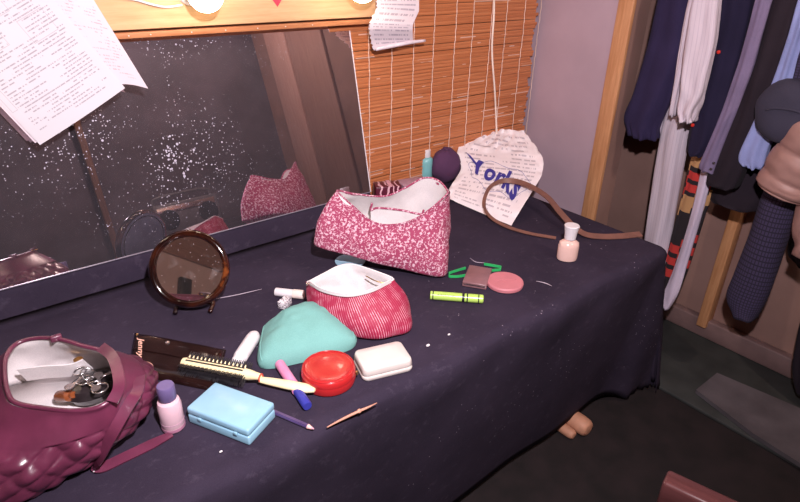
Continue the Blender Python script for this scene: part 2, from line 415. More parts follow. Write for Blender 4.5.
# ------------------------------------------------------------------ bulb board over the mirror
YBD = 1.268; zbd = ony(240, 31, YBD).z
vb = thing('vanity_light_board', 'pale wooden board carrying bare light bulbs above the large mirror', 'light board', (.3, YBD+.03, zbd))
bxr = ony(376, 10, YBD).x
o = box('board', ((bxr+.8)/2-.8-.3, -.018, .014+.15), (bxr+.8, .024, .30), M['board_wood'], vb, .002)
o = box('lower_lip', ((bxr+.8)/2-.8-.3, -.019, .004), (bxr+.8, .027, .011), M['lip_wood'], vb, .001)
for px in (128, 150, 191, 225, 257, 285, 312): # pale nails along the lip
    pp = ony(px, 34-(px-110)*.062, YBD-.002); lathe('nail', [(.0012, 0), (.0012, -.0015)], M['white_plastic'], vb, 8, axis='y', c=(pp.x-.3, -.033, .004))
k = NT('lit_bulb'); k.color((1, .95, .8)); k.b.inputs['Emission Color'].default_value = (1, .82, .60, 1); k.b.inputs['Emission Strength'].default_value = 17; M['bulb'] = k.m
for px, py in ((205, -6), (362, -13), (-165, 30)):
    pc = ony(px, py, YBD-.085); x, z = pc.x-.3, pc.z-zbd
    sk = lathe('bulb_socket', [(.026, 0), (.026, -.008), (.021, -.012), (.021, -.038), (.017, -.041)], M['white_plastic'], vb, 32, axis='y', c=(x, -.03, z))
    prof = [(.013, -.040), (.014, -.050), (.020, -.060)]+[(.034*math.cos(a), -.086-.034*math.sin(a)) for a in [PI*(-.38+.88*i/12) for i in range(12)]]+[(.002, -.1198)]
    b = lathe('bulb', prof, M['bulb'], vb, 32, axis='y', c=(x, -.03, z))
wire = [ony(a, b, YBD-.006)-Vector((.3, YBD+.03, zbd)) for a, b in ((20, -4), (90, -3), (130, -1), (150, 4), (166, 7), (182, 5))]
tube('wire', catmull(wire, 40), .0022, M['white_plastic'], vb, 6)
dm = ony(277, -3, YBD-.0015); s = .020
o = mesh('diamond_sticker', [(-s*.8, 0, 0), (0, 0, -s), (s*.8, 0, 0), (0, 0, s), (-s*.8, .001, 0), (0, .001, -s), (s*.8, .001, 0), (0, .001, s)], [(0, 1, 2, 3), (7, 6, 5, 4), (0, 4, 5, 1), (1, 5, 6, 2), (2, 6, 7, 3), (3, 7, 4, 0)], plain('red_paper', (.52, .03, .07), .6), None, False, dm)
tag(o, 'red paper diamond stuck on the wooden board between the bulbs', 'sticker')

# ------------------------------------------------------------------ papers with typed lines
def typed(name, paper, ink, rows=34, wscale=38, dens=.47, low=.5, boxes=False):
    k = NT(name); uv = k.coord('UV'); sp = k.n('ShaderNodeSeparateXYZ'); k.l(uv, sp.inputs[0]); u, v = sp.outputs[0], sp.outputs[1]
    vr = k.math('MULTIPLY', v, rows); row = k.math('FLOOR', vr); fr = k.math('FRACT', vr)
    line = k.math('MULTIPLY', k.math('GREATER_THAN', fr, .30), k.math('LESS_THAN', fr, .68))
    cb = k.n('ShaderNodeCombineXYZ'); k.l(k.math('MULTIPLY', u, wscale), cb.inputs[0]); k.l(k.math('MULTIPLY', row, 3.7), cb.inputs[1])
    word = k.math('GREATER_THAN', k.noise(cb.outputs[0], 1.0, 2), dens)
    cb2 = k.n('ShaderNodeCombineXYZ'); k.l(k.math('MULTIPLY', u, 3.0), cb2.inputs[0]); k.l(k.math('MULTIPLY', row, .55), cb2.inputs[1])
    blk = k.math('GREATER_THAN', k.noise(cb2.outputs[0], 1.0, 1), low)
    mar = k.math('MULTIPLY', k.math('GREATER_THAN', u, .09), k.math('LESS_THAN', u, .92)); mar = k.math('MULTIPLY', mar, k.math('MULTIPLY', k.math('GREATER_THAN', v, .06), k.math('LESS_THAN', v, .95)))
    f = k.math('MULTIPLY', k.math('MULTIPLY', line, word), k.math('MULTIPLY', blk, mar))
    if boxes:                                        # ruled boxes of the form
        for (a, b, c_, d) in ((.10, .52, .42, .60), (.10, .66, .34, .80), (.42, .66, .62, .82), (.60, .46, .86, .60), (.02, .22, .075, .62)):
            iu = k.math('MULTIPLY', k.math('GREATER_THAN', u, a), k.math('LESS_THAN', u, c_)); iv = k.math('MULTIPLY', k.math('GREATER_THAN', v, b), k.math('LESS_THAN', v, d))
            e = .004
            ju = k.math('MULTIPLY', k.math('GREATER_THAN', u, a+e), k.math('LESS_THAN', u, c_-e)); jv = k.math('MULTIPLY', k.math('GREATER_THAN', v, b+e*.7), k.math('LESS_THAN', v, d-e*.7))
            f = k.math('MAXIMUM', f, k.math('MULTIPLY', k.math('SUBTRACT', k.math('MULTIPLY', iu, iv), k.math('MULTIPLY', ju, jv)), .8))
    nse = k.noise(k.coord(), 14, 3)
    k.color(k.mix(k.math('MULTIPLY', f, .5), k.mix(nse, paper, tuple(x*.93 for x in paper)), ink)); k.set(rough=.75); return k.m
M['form'] = typed('typed_form_paper', (.56, .52, .56), (.10, .07, .10), 50, 70, .46, .45, True)
M['form_back'] = typed('typed_back_paper', (.64, .53, .57), (.25, .15, .18), 34, 40, .5, .5)
M['note'] = typed('handwritten_paper', (.72, .62, .67), (.14, .10, .18), 14, 30, .45, .35)
def sheet(name, P00, P10, P01, P11, mat, parent, curl=None, n=18, th=.0006):
    """sheet of paper: P00 lower-left, P10 lower-right, P01 upper-left, P11 upper-right"""
    fr, bk = [], []
    for i in range(n):
        a, b = [], []
        for j in range(n):
            u, v = j/(n-1), i/(n-1); p = (P00*(1-u)+P10*u)*(1-v)+(P01*(1-u)+P11*u)*v
            if curl: p = p+curl(u, v)
            a.append(p); b.append(p+Vector((0, th, 0)))
        fr.append(a); bk.append(b)
    return grid_solid(name, fr, bk, mat, parent)
A = ony(40, 145, 1.195); B = ony(125, 88, 1.195); ab = (B-A); L = ab.length; upv = Vector((-ab.z, 0, ab.x)).normalized()*.290
upv = upv+Vector((0, .058, 0))
org = Vector((A.x, 1.25, A.z))
pn = thing('paper_notice', 'white typed form of several sheets pinned to the board over the mirror corner', 'paper', org)
sheet('front_sheet', A-org, B-org, A-org+upv, B-org+upv, M['form'], pn, lambda u, v: Vector((0, -.006*math.sin(PI*u)+.004*math.sin(3*v), 0)))
C = ony(147, 88, 1.20); D = ony(97, 0, 1.205); dv_ = (D-C).normalized()*.22; dv_.y = .04
E_ = B+Vector((-.03, .008, .004))
sheet('back_sheet', E_-org, C-org, E_-org+upv*.9, C-org+dv_, M['form_back'], pn, lambda u, v: Vector((0, -.012*u*u*(1-v)+.004, -.006*math.sin(PI*u)*(1-v)*-1)))
A2 = A+Vector((-.006, .004, .003))
sheet('rear_sheet', A2-org, B-org+Vector((0, .005, .002)), A2-org+upv, B-org+upv+Vector((0, .004, 0)), M['form_back'], pn, lambda u, v: Vector((0, .002, 0)))
pp = onplane(66, 40, A+Vector((0, -.002, 0)), Vector((0, -1, .2)).normalized())
lathe('pin', [(.0035, 0), (.0035, -.002), (.0012, -.004)], M['black_plastic'], pn, 10, axis='y', c=tuple(pp-org+Vector((0, -.001, 0))))
tube('pencil_mark', [pp-org+Vector((0, -.001, 0)), pp-org+Vector((-.012, .004, .028)), pp-org+Vector((-.010, .010, .055))], .0004, M['black_plastic'], pn, 4)
# curled note right of the board
YN = 1.252
org = ony(392, -20, YN); n2 = thing('curled_note', 'torn lined note with curled lower edge hung over the bamboo blind', 'paper', org)
rows = [((377, -40), (424, -44)), ((376.5, 0), (419, -1)), ((377, 8), (419, 11)), ((370, 22), (413, 24)), ((369, 29), (412.5, 30)), ((371, 40), (413, 40)), ((373.5, 50.5), (414, 42.5))]
yoff = [0, -.002, -.006, -.03, -.028, -.012, -.006]
fr, bk = [], []
for i in range(36):
    t_ = i/35*(len(rows)-1); q = min(int(t_), len(rows)-2); a = t_-q; yo = yoff[q]*(1-a)+yoff[q+1]*a
    l = Vector(rows[q][0]).lerp(Vector(rows[q+1][0]), a); r = Vector(rows[q][1]).lerp(Vector(rows[q+1][1]), a); ra, rb = [], []
    for j in range(16):
        u = j/15; pxy = l.lerp(r, u); 
        if j == 0: pxy = pxy+Vector((1.0*math.sin(i*2.4), 0))
        p = ony(pxy.x, pxy.y, YN+yo)-org; ra.append(p); rb.append(p+Vector((0, .0006, 0)))
    fr.append(ra); bk.append(rb)
o = grid_solid('note_sheet', fr[::-1], bk[::-1], M['note'], n2)
roll = catmull([ony(x, y, YN-.012)-org for x, y in ((376, 49.5), (392, 46), (410, 42.5), (425, 40.5))], 16)
tube('curled_edge', roll, lambda t: .0035+.0015*math.sin(PI*t), plain('note_back_paper', (.70, .60, .65), .8), n2, 10)

# ================================================================== things on the table
def frame(px0, py0, px1, py1):
    """table point of the first pixel and heading towards the second"""
    a = T(px0, py0); b = T(px1, py1); d = b-a; return a, math.atan2(d.y, d.x), d.length
# ------------------------------------------------------------------ lofted soft bags
def loft(name, bottom, rim, mat, parent, org, bulge=.01, levels=22, n=150, disp=None, lining=None, depth=.75, inset=.004, lean=1.0, rimr=.0025, rimmat=None, start=0, bot_in=.90):
    """soft bag wall from a closed bottom outline to a closed rim outline (world points), with lining and rim piping"""
    B_ = resample_closed(catmull_closed(bottom, 200), n); R_ = resample_closed(catmull_closed(rim, 200), n)
    cen = sum(B_, Vector())/n; cr = sum(R_, Vector())/n
    vs, uvs, fs = [], [], []; per = sum((R_[i]-R_[i-1]).length for i in range(n))
    rows = []
    for j in range(levels+1):
        v = j/levels; row = []
        for i in range(n):
            b, r = B_[i], R_[i]; s = v**lean
            p = b.lerp(r, v); p.x = b.x+(r.x-b.x)*s; p.y = b.y+(r.y-b.y)*s
            outw = (p-(cen.lerp(cr, v))); outw.z = 0
            if outw.length > 0: outw.normalize()
            p = p+outw*(bulge*math.sin(PI*min(1, v*1.02+.02)))
            if v < .12: p = p-outw*(.010*bot_in*(1-v/.12)**2)          # rounded bottom edge
            row.append((p, outw))
        rows.append(row)
    for j, row in enumerate(rows):
        for i, (p, ow) in enumerate(row):
            u = i/n*per; hv = (rows[j][i][0]-rows[0][i][0]).length
            d = disp(u, hv, j/levels, p) if disp else 0
            vs.append(p+ow*d-org); uvs.append((u, hv))
    for j in range(levels):
        for i in range(n):
            a = j*n+i; b = j*n+(i+1) % n; fs.append((a, b, b+n, a+n))
    fs.append(tuple(range(n))[::-1])
    body = mesh(name, vs, fs, mat, parent, True, uvs=uvs)
    if lining:
        vs, fs = [], []; m = 10
        for j in range(m+1):
            t_ = j/m; v = 1-t_*depth
            for i in range(n):
                q = v*levels; a = min(int(q), levels-1); p = rows[a][i][0].lerp(rows[a+1][i][0], q-a); ow = rows[a][i][1]
                vs.append(p-ow*(inset+.010*t_+.004*nz(p, 40, 3)*min(1, t_*4))+Vector((0, 0, .001 if j == 0 else 0))-org)
        for j in range(m):
            for i in range(n):
                a = j*n+i; b = j*n+(i+1) % n; fs.append((b, a, a+n, b+n))
        fs.append(tuple(m*n+i for i in range(n)))
        mesh('lining', vs, fs, lining, parent, True)
    if rimmat: tube('rim', [R_[i]-(rows[-1][i][1]*inset*.5)-org for i in range(n)], rimr, rimmat, parent, 6, True)
    return body, rows

# ---- pink floral bag
k = NT('pink_floral_cotton'); co = k.coord(); w_ = k.noise(co, 60, 2); vv = k.n('ShaderNodeVectorMath', operation='ADD'); k.l(co, vv.inputs[0])
sc = k.n('ShaderNodeVectorMath', operation='SCALE'); nn_ = k.n('ShaderNodeTexNoise'); k.l(co, nn_.inputs['Vector']); nn_.inputs['Scale'].default_value = 120; k.l(nn_.outputs[1], sc.inputs[0]); sc.inputs[3].default_value = .006; k.l(sc.outputs[0], vv.inputs[1])
f1 = k.noise(vv.outputs[0], 190, 3, .55); f2 = k.voro(vv.outputs[0], 210).outputs['Distance']
fl_ = k.rng(f1, .54, .59, 0, 1); fl2 = k.math('MULTIPLY', k.math('LESS_THAN', f2, .26), .7)
fac = k.math('MAXIMUM', fl_, fl2)
k.color(k.mix(k.math('MULTIPLY', fac, .78), k.mix(w_, (.37, .060, .130), (.28, .035, .09)), (.80, .56, .64))); k.set(rough=.9); k.bump(f1, .15, .002); M['floral'] = k.m
fl0 = T(315, 248, .066); fl0.z = TZ; fr0 = T(442, 278); ax = (fr0-fl0); LB = ax.length; ax.normalize(); bx_ = Vector((-ax.y, ax.x, 0))     # bx_ points away from camera
if bx_.dot(Vector((1, 0, 0))) < 0: bx_ = -bx_
org = (fl0+fr0)/2+bx_*.055
pb = thing('floral_bag', 'large open pink and white floral fabric bag with white lining', 'bag', org)
def fp(px, py, b): return onplane(px, py, fl0+bx_*b, bx_)
Z6 = Vector((0, 0, .006))
bf = [fp(x, y, -.004) for x, y in ((318, 247), (357, 257.5), (400, 269), (441, 278))]
bot = bf+[bf[3]+bx_*.055+ax*.014, bf[3]+bx_*.115, bf[2]+bx_*.128, bf[1]+bx_*.125, bf[0]+bx_*.105, bf[0]+bx_*.05-ax*.010]
for q in bot: q.z = max(q.z, TZ+.005)
rim = [fp(337, 192, .035), fp(352, 206, .028), fp(372, 222, .022), fp(395, 225, .02), fp(420, 217, .022), fp(446, 196, .035), fp(447, 189, .065), fp(438, 180, .088), fp(424, 178, .098), fp(405, 188, .095), fp(384, 196, .09), fp(355, 194, .075), fp(340, 191, .055)]
def dpink(u, h, v, p): return .006*nz(p, 16, 1)+.003*nz(p, 34, 2)
rim_mat = M['floral']
loft('outer_fabric', bot, rim, M['floral'], pb, org, .007, 26, 170, dpink, M['white_lining'], .8, .003, 1.6, .0022, M['floral'], 0, 0.0)
dvd = catmull([fp(372, 203, .06), fp(371, 210, .06), fp(378, 208, .06), fp(400, 210, .06), fp(420, 214, .055), fp(424, 210, .055)], 40)
tube('inner_pocket_trim', [p-org for p in dvd], .0026, M['floral'], pb, 8)
fr, bk = [], []
for j in range(20):
    t_ = j/19; p = dvd[int(6+t_*33)]; col = []; cb_ = []
    for i in range(8):
        q = p+Vector((0, 0, -.006*i+.0)); q = q+bx_*(.003*nz(q, 40)); col.append(q-org); cb_.append(q+bx_*.002-org)
    fr.append(col); bk.append(cb_)
grid_solid('inner_pocket', fr, bk, M['white_lining'], pb)
# ---- pale blue dish partly under the floral bag
p = T(350, 263); p2 = p+bx_*.004
d = thing('blue_dish', 'pale blue dish edge showing under the pink floral bag', 'dish', p2)
ob = lathe('plate', [(.026, .0005), (.034, .001), (.036, .004), (.034, .0045), (.026, .003)], plain('pale_blue_plastic', (.30, .50, .62), .4), d, 40); ob.scale = (1, 1, 1)

# ---- crimson striped pouch
k = NT('crimson_pinstripe'); uv = k.coord('UV'); sp = k.n('ShaderNodeSeparateXYZ'); k.l(uv, sp.inputs[0])
fr_ = k.math('FRACT', k.math('MULTIPLY', sp.outputs[0], 270)); stp = k.math('LESS_THAN', fr_, .22); brk = k.rng(k.noise(k.coord(), 60, 2), .42, .60, .10, .75)
k.color(k.mix(k.math('MULTIPLY', stp, brk), k.mix(k.noise(k.coord(), 12, 3), (.36, .010, .055), (.27, .006, .04)), (.85, .55, .62))); k.set(rough=.6, spec=.4); M['stripe'] = k.m
k_l = T(318, 322); k_r = T(409, 336); org = (k_l+k_r)/2
sp_ = thing('striped_pouch', 'small open crimson pinstriped cosmetic pouch with white lining', 'pouch', org)
a_ = (k_r-k_l).normalized(); b_ = Vector((-a_.y, a_.x, 0)); b_ = b_ if b_.y > 0 else -b_
Z3 = Vector((0, 0, .003))
bot = [k_l+Z3, T(345, 338)+Z3, T(372, 342)+Z3, T(395, 340)+Z3, k_r+Z3, k_r+b_*.03-a_*.004+Z3, k_r+b_*.055-a_*.03+Z3, k_l.lerp(k_r, .5)+b_*.062+Z3, k_l+b_*.05+a_*.02+Z3, k_l+b_*.025+Z3]
rim = [T(307, 283, .078), T(322, 290, .080), T(346, 295, .082), T(370, 291, .086), T(392, 281, .088), T(393, 278, .089), T(384, 274, .094), T(370, 269, .100), T(352, 264, .104), T(338, 266, .100), T(324, 273, .092), T(311, 280, .082)]
def dst(u, h, v, p): return .0045*nz(p, 22, 6)+.002*math.sin(u*60+3*nz(p, 20))*(1-v)
loft('outer_fabric', bot, rim, M['stripe'], sp_, org, .012, 22, 150, dst, M['white_lining'], .7, .003, 1.3, .0018, M['white_lining'])
zp = catmull([T(309, 282, .084), T(322, 290, .085), T(346, 295, .0865), T(370, 291, .0905), T(391, 281, .0925)], 30)
ribbon('zip_tape', [p-org for p in zp], Vector((0, 0, 1)), .007, .002, M['white_lining'], sp_)
tube('zip_line', [p-org for p in catmull([T(366, 276, .094), T(376, 281, .090), T(389, 284, .086)], 12)], .0011, M['brass'], sp_, 6)
box('zip_pull', tuple(T(308, 284, .086)-org), (.008, .005, .004), M['metal'], sp_, .001)

# ---- quilted burgundy handbag
k = NT('burgundy_vinyl'); co = k.coord(); f1 = k.noise(co, 18, 4); k.color(k.ramp(f1, [(.3, (.080, .015, .036)), (.7, (.150, .029, .066))])); k.set(rough=.30, spec=.75); k.bump(k.noise(co, 90, 3), .12, .002); M['burg'] = k.m
org = Vector((.02, .83, TZ))
hb = thing('quilted_handbag', 'open glossy burgundy quilted handbag with white lining at the table corner', 'handbag', org)
G = lambda x, y, h=.003: Vector((x, y, TZ+h))
bot = [G(-.13, .735), G(-.10, .715), G(-.037, .707), G(.035, .727), G(.09, .752), G(.135, .79), G(.158, .822), G(.142, .868), G(.10, .90), G(.03, .925), G(-.05, .935), G(-.10, .925), G(-.135, .88), G(-.145, .80)]
rim = [T(14, 404, .112), T(38, 409, .112), T(75, 412, .114), T(104, 406, .118), T(120, 388, .122), T(119, 366, .126), T(105, 351, .128), T(84, 345, .126), T(60, 338.5, .124), T(36, 337.5, .122), T(16, 343, .120), T(5, 356, .118), T(3, 376, .115), T(6, 394, .113)]
def dq(u, h, v, p):
    if v > .70: return .002
    a = abs(math.sin((u*1.0+h*.8)*115)); b = abs(math.sin((u*1.0-h*.8)*115)); f = min(1, (.72-v)/.05)
    return (.0055*math.sqrt(a*b)-.001+.009*nz(p, 20, 4)+.004*nz(p, 50, 4))*max(0, f)
loft('quilted_body', bot, rim, M['burg'], hb, org, .020, 64, 300, dq, M['white_lining'], .72, .005, 1.15, .0036, M['burg'])
def facing(path):
    out = []
    for i, p in enumerate(path):
        tg = (path[min(i+1, len(path)-1)]-path[max(i-1, 0)]).normalized(); wv2 = tg.cross(Vector((-.25, -.55, .8)) if p.z > TZ+.02 else Vector((-.15, -.3, 1))).normalized()
        out.append(wv2 if not out or wv2.dot(out[-1]) > 0 else -wv2)
    return out
st = catmull([T(140, 377, .100), T(138, 390, .106), T(130, 403, .104), T(114, 431, .080), T(102, 453, .042), T(96, 465, .010), T(103, 467, .004), T(125, 457, .003), T(150, 445, .003), T(172, 434, .003)], 70)
ribbon('strap', [p-org for p in st], facing(st), lambda t: .0155 if t < .9 else .0155-.06*(t-.9), .0026, M['burg'], hb)
st = catmull([T(101, 347, .134), T(112, 356, .136), T(118, 372, .136), T(119, 388, .132), T(112, 402, .124)], 30)
ribbon('strap', [p-org for p in st], facing(st), .0150, .0028, M['burg'], hb)
box('strap_tab', tuple(T(56, 338, .127)-org), (.016, .008, .010), M['burg'], hb, .002)
for i, (x, y) in enumerate(((101, 349), (107, 348), (113, 352))): lathe('rivet', [(.0028, 0), (.0022, .0015), (.001, .002)], M['brass'], hb, 10, c=tuple(T(x, y, .131)-org))
fold = catmull([T(22, 375, .070), T(45, 372, .074), T(72, 370, .076), T(88, 364, .082)], 16)
ribbon('lining_pocket', [p-org for p in fold], Vector((0, .35, -1)), .03, .002, M['white_lining'], hb)
# clutter inside the handbag
rng = random.Random(3)
for i in range(5):
    x, y = ((80, 371), (88, 374), (95, 379), (100, 388), (84, 380))[i]
    p = T(x, y, .082); kr = thing('key_ring', 'shiny metal key ring tangled with others in the burgundy handbag' if i else 'key ring with a brass headed key in the burgundy handbag', 'keys', p, rng.uniform(0, 6), 'keys in the handbag')
    rr = .008+.003*rng.random(); tl = rng.uniform(-.6, .6)
    tube('ring', [(rr*math.cos(a), rr*math.sin(a), rr*math.sin(a)*tl) for a in [2*PI*q/20 for q in range(20)]], .0011, M['metal'], kr, 6, True)
    box('key_blade', (rr+.009, 0, 0), (.020, .005, .0018), M['metal'], kr, .0005)
    lathe('key_head', [(.007, -.001), (.007, .001)], M['metal'] if i else M['brass'], kr, 16, c=(rr+.022, 0, 0))
p = T(93, 388, .056); dk = thing('dark_purse', 'small crumpled black purse inside the burgundy handbag', 'purse', p)
lathe('purse_body', [(.004, -.016), (.030, -.012), (.037, .0), (.031, .012), (.006, .020)], plain('black_crumpled_leather', (.02, .014, .016), .3, .3, 60, .8), dk, 24, 1, .8)
tube('clasp', [(-.018, 0, .017), (0, 0, .021), (.018, 0, .017)], .0016, M['metal'], dk, 6)
p = T(64, 396, .060); o = lathe('amber_bottle', [(.008, -.012), (.009, -.010), (.009, .012), (.005, .016), (.005, .021)], plain('amber_plastic', (.22, .06, .02), .25), None, 20); o.location = p; o.rotation_euler = (1.2, 0, .6)
tag(o, 'little amber bottle lying in the burgundy handbag', 'bottle')

# ---- teal zip pouch (a puffed pillow)
M['teal'] = fabric('teal_cotton', (.16, .36, .33), 700, .85, .08, .2)
c00, c10, c11, c01 = T(256, 374), T(362, 349), T(337, 309), T(262, 332)
org = (c00+c10+c11+c01)/4; tp = thing('teal_pouch', 'soft plain teal fabric pouch lying beside the striped pouch', 'pouch', org)
fr, bk = [], []
N1 = 30
for i in range(N1):
    a, b = [], []
    for j in range(N1):
        u, v = j/(N1-1), i/(N1-1); p = (c00*(1-u)+c10*u)*(1-v)+(c01*(1-u)+c11*u)*v
        e = (max(0, 1-abs(2*u-1)**7)*max(0, 1-abs(2*v-1)**7))**.5
        cx = (org-p)*(.10*(abs(2*u-1)*abs(2*v-1))**4)
        crown = math.sin(PI*min(1, max(0, u*.9+.05)))*math.sin(PI*min(1, max(0, v*.8+.12)))
        h = .012+(.014+.036*crown)*e*(.75+.35*v)+.008*nz(p, 26, 2)*e+.003*nz(p, 70, 2)*e+.004*math.sin(u*9+4*v)*e*(1-v)
        q = p+cx; a.append(q+Vector((0, 0, h))-org); b.append(q+cx*.4+Vector((0, 0, .001))-org)
    fr.append(a); bk.append(b)
grid_solid('pouch_body', fr, bk, M['teal'], tp)
tube('top_seam', [fr[-2][j]+Vector((0, 0, .001)) for j in range(1, N1-1)], .0016, M['teal'], tp, 6)
tube('side_piping', [fr[i][1] for i in range(1, N1-1)], .0014, M['teal'], tp, 6)
tube('side_piping', [fr[i][-2] for i in range(1, N1-1)], .0014, M['teal'], tp, 6)

# ---- white tube and patterned carton behind the teal pouch
a, r, L = frame(276, 296, 304, 299)
o = thing('lipstick_tube', 'white capped lipstick tube lying behind the teal pouch', 'lipstick', a, r)
lathe('case', [(.0085, 0), (.009, .002), (.009, L*.62), (.0085, L*.62)], M['white_plastic'], o, 20, axis='x', c=(0, 0, .0105))
lathe('cap', [(.0095, L*.63), (.0098, L*.65), (.0098, L*.97), (.009, L)], plain('cream_plastic', (.78, .66, .60), .3), o, 20, axis='x', c=(0, 0, .0105))
a = T(285, 306); k = NT('dotted_print'); v_ = k.voro(k.coord(), 260); k.color(k.mix(k.math('LESS_THAN', v_.outputs['Distance'], .42), (.75, .70, .72), (.16, .12, .15))); k.set(rough=.6)
o = thing('patterned_carton', 'tiny carton with a grey speckled print beside the teal pouch', 'carton', a, .5)
box('carton_body', (0, 0, .008), (.026, .018, .016), k.m, o, .001); box('end_flap', (.0135, 0, .008), (.001, .016, .014), M['white_plastic'], o)

# ---- round make-up mirror on its stand
base = T(189, 308); az = math.atan2(-.85, -.53); tilt = math.radians(24)
base.z = TZ+.002
cm = thing('makeup_mirror', 'round tilted make-up mirror with amber tortoiseshell plastic rim and foot', 'mirror', base)
nrm = Vector((math.cos(az)*math.cos(tilt), math.sin(az)*math.cos(tilt), math.sin(tilt)))
q = nrm.to_track_quat('Z', 'Y').to_matrix().to_4x4()
dpt = (base-CAMPOS).dot(fw); R_ = 38.2/FPX*dpt
cen = onplane(189.5, 269, base+Vector((0, 0, .08)), -fw)-base
k = NT('amber_tortoise'); co = k.coord(); f1 = k.noise(co, 22, 3); k.color(k.ramp(f1, [(.42, (.008, .002, .002)), (.66, (.045, .010, .004)), (.85, (.34, .09, .02))])); k.set(rough=.12, coat=.6, spec=.6); M['amber'] = k.m
k = NT('makeup_glass'); g = k.n('ShaderNodeBsdfGlossy'); g.inputs['Roughness'].default_value = .02; g.inputs['Color'].default_value = (.86, .78, .76, 1); df = k.n('ShaderNodeBsdfDiffuse'); df.inputs['Color'].default_value = (.7, .6, .6, 1)
co = k.coord(); ms = k.n('ShaderNodeMixShader'); v_ = k.voro(co, 130); sp1 = k.math('MULTIPLY', k.math('LESS_THAN', v_.outputs['Distance'], .10), .5); k.l(k.math('MAXIMUM', sp1, k.rng(k.noise(co, 30, 4), .58, .8, .02, .18)), ms.inputs[0]); k.l(g.outputs[0], ms.inputs[1]); k.l(df.outputs[0], ms.inputs[2]); k.l(ms.outputs[0], k.out.inputs[0]); M['glass2'] = k.m
prof = [(R_*.80, -.004), (R_*.84, .006), (R_*.90, .009), (R_*.97, .006), (R_, 0), (R_*.97, -.007), (R_*.80, -.010), (R_*.80, -.004)]
def lathe_open(name, prof, mat, parent, seg=64):
    vs, fs = [], []
    for r, h in prof:
        for i in range(seg): a = 2*PI*i/seg; vs.append((r*math.cos(a), r*math.sin(a), h))
    for j in range(len(prof)-1):
        for i in range(seg): a, b = j*seg+i, j*seg+(i+1) % seg; fs.append((a, b, b+seg, a+seg))
    return mesh(name, vs, fs, mat, parent)
head = lathe_open('rim', prof, M['amber'], cm); head.matrix_local = Matrix.Translation(cen) @ q
g = lathe('mirror_glass', [(R_*.83, -.0045), (R_*.83, -.0015)], M['glass2'], cm, 64, smooth=False); g.matrix_local = Matrix.Translation(cen) @ q
g = lathe('back_cover', [(R_*.6, -.0125), (R_*.9, -.0085), (R_*.9, -.005)], plain('dark_smoky_plastic', (.10, .10, .13), .25), cm, 64); g.matrix_local = Matrix.Translation(cen) @ q
sd = Vector((-math.sin(az), math.cos(az), 0)); fwd = Vector((math.cos(az), math.sin(az), 0))
for sgn in (-1, 1):
    foot = catmull([sd*(sgn*.030)+Vector((cen.x, cen.y, .012))-fwd*.012, sd*(sgn*.036)+Vector((cen.x, cen.y, .006))+fwd*.004, sd*(sgn*.034)+Vector((cen.x, cen.y, .0045))+fwd*.030], 12)
    tube('foot', foot, .0045, M['amber'], cm, 10)
tube('foot_bar', [Vector((cen.x, cen.y, .0075))+sd*s_-fwd*.004 for s_ in (-.034, -.015, 0, .015, .034)], .0065, M['amber'], cm, 10)

# ---- black glossy wallet with gold script
k = NT('black_gloss_vinyl'); k.color(k.ramp(k.noise(k.coord(), 25, 3), [(.3, (.010, .004, .004)), (.7, (.020, .008, .007))])); k.set(rough=.14, spec=.4); k.bump(k.noise(k.coord(), 30, 2), .15, .002); M['vinyl'] = k.m
w00, w10, w11, w01 = T(128, 374), T(214, 392), T(226, 352), T(135, 335)
org = (w00+w10+w11+w01)/4; wl_ = thing('black_wallet', 'flat glossy black wallet with gold script and snap stud', 'wallet', org)
def wp(u, v, h=0):
    p = (w00*(1-u)+w10*u)*(1-v)+(w01*(1-u)+w11*u)*v; e = (1-abs(2*u-1)**6)*(1-abs(2*v-1)**6); return p+Vector((0, 0, .002+.009*max(0, e)**.5+h+.0015*nz(p, 30)))-org
fr = [[wp(j/23, i/15) for j in range(24)] for i in range(16)]; bk = [[Vector((p.x, p.y, .0008)) for p in r] for r in fr]
grid_solid('wallet_body', fr, bk, M['vinyl'], wl_)
M['gold'] = plain('gold_print', (.80, .45, .34), .35, .05)
fr = [[wp(j/23, .52+.5*i/9, .0018) for j in range(24)] for i in range(10)]; bk = [[p-Vector((0, 0, .0016)) for p in r] for r in fr]
grid_solid('wallet_flap', fr, bk, M['vinyl'], wl_)
me = text_mesh('Jenny', 1.0, .015, .01)
def wrap_text(name, me, mat, parent, f):
    for v in me.vertices: v.co = f(v.co.x, v.co.y, v.co.z)
    me.materials.clear(); me.materials.append(mat); me.update(); o = bpy.data.objects.new(name, me); COL.objects.link(o); o.parent = parent; return o
wrap_text('gold_lettering', me, M['gold'], wl_, lambda x, y, z: wp(.115+y*.095+.03*x*.5, .56-x*.215-.02*y, .0024+z*.03))
tube('gold_flourish', [wp(.10+.10*math.cos(a)+.10, .14+.09*math.sin(a), .0028) for a in [PI*(-.75+1.35*i/16) for i in range(17)]], .0007, M['gold'], wl_, 5)
lathe('snap_stud', [(.0046, 0), (.004, .0022), (.0015, .003)], M['metal'], wl_, 16, c=tuple(wp(.40, .80, .0022)))
for u, v in ((.02, .96), (.02, .06)): lathe('corner_stud', [(.0026, 0), (.002, .0015), (.001, .002)], M['brass'], wl_, 10, c=tuple(wp(u+.015, v, .0008)))

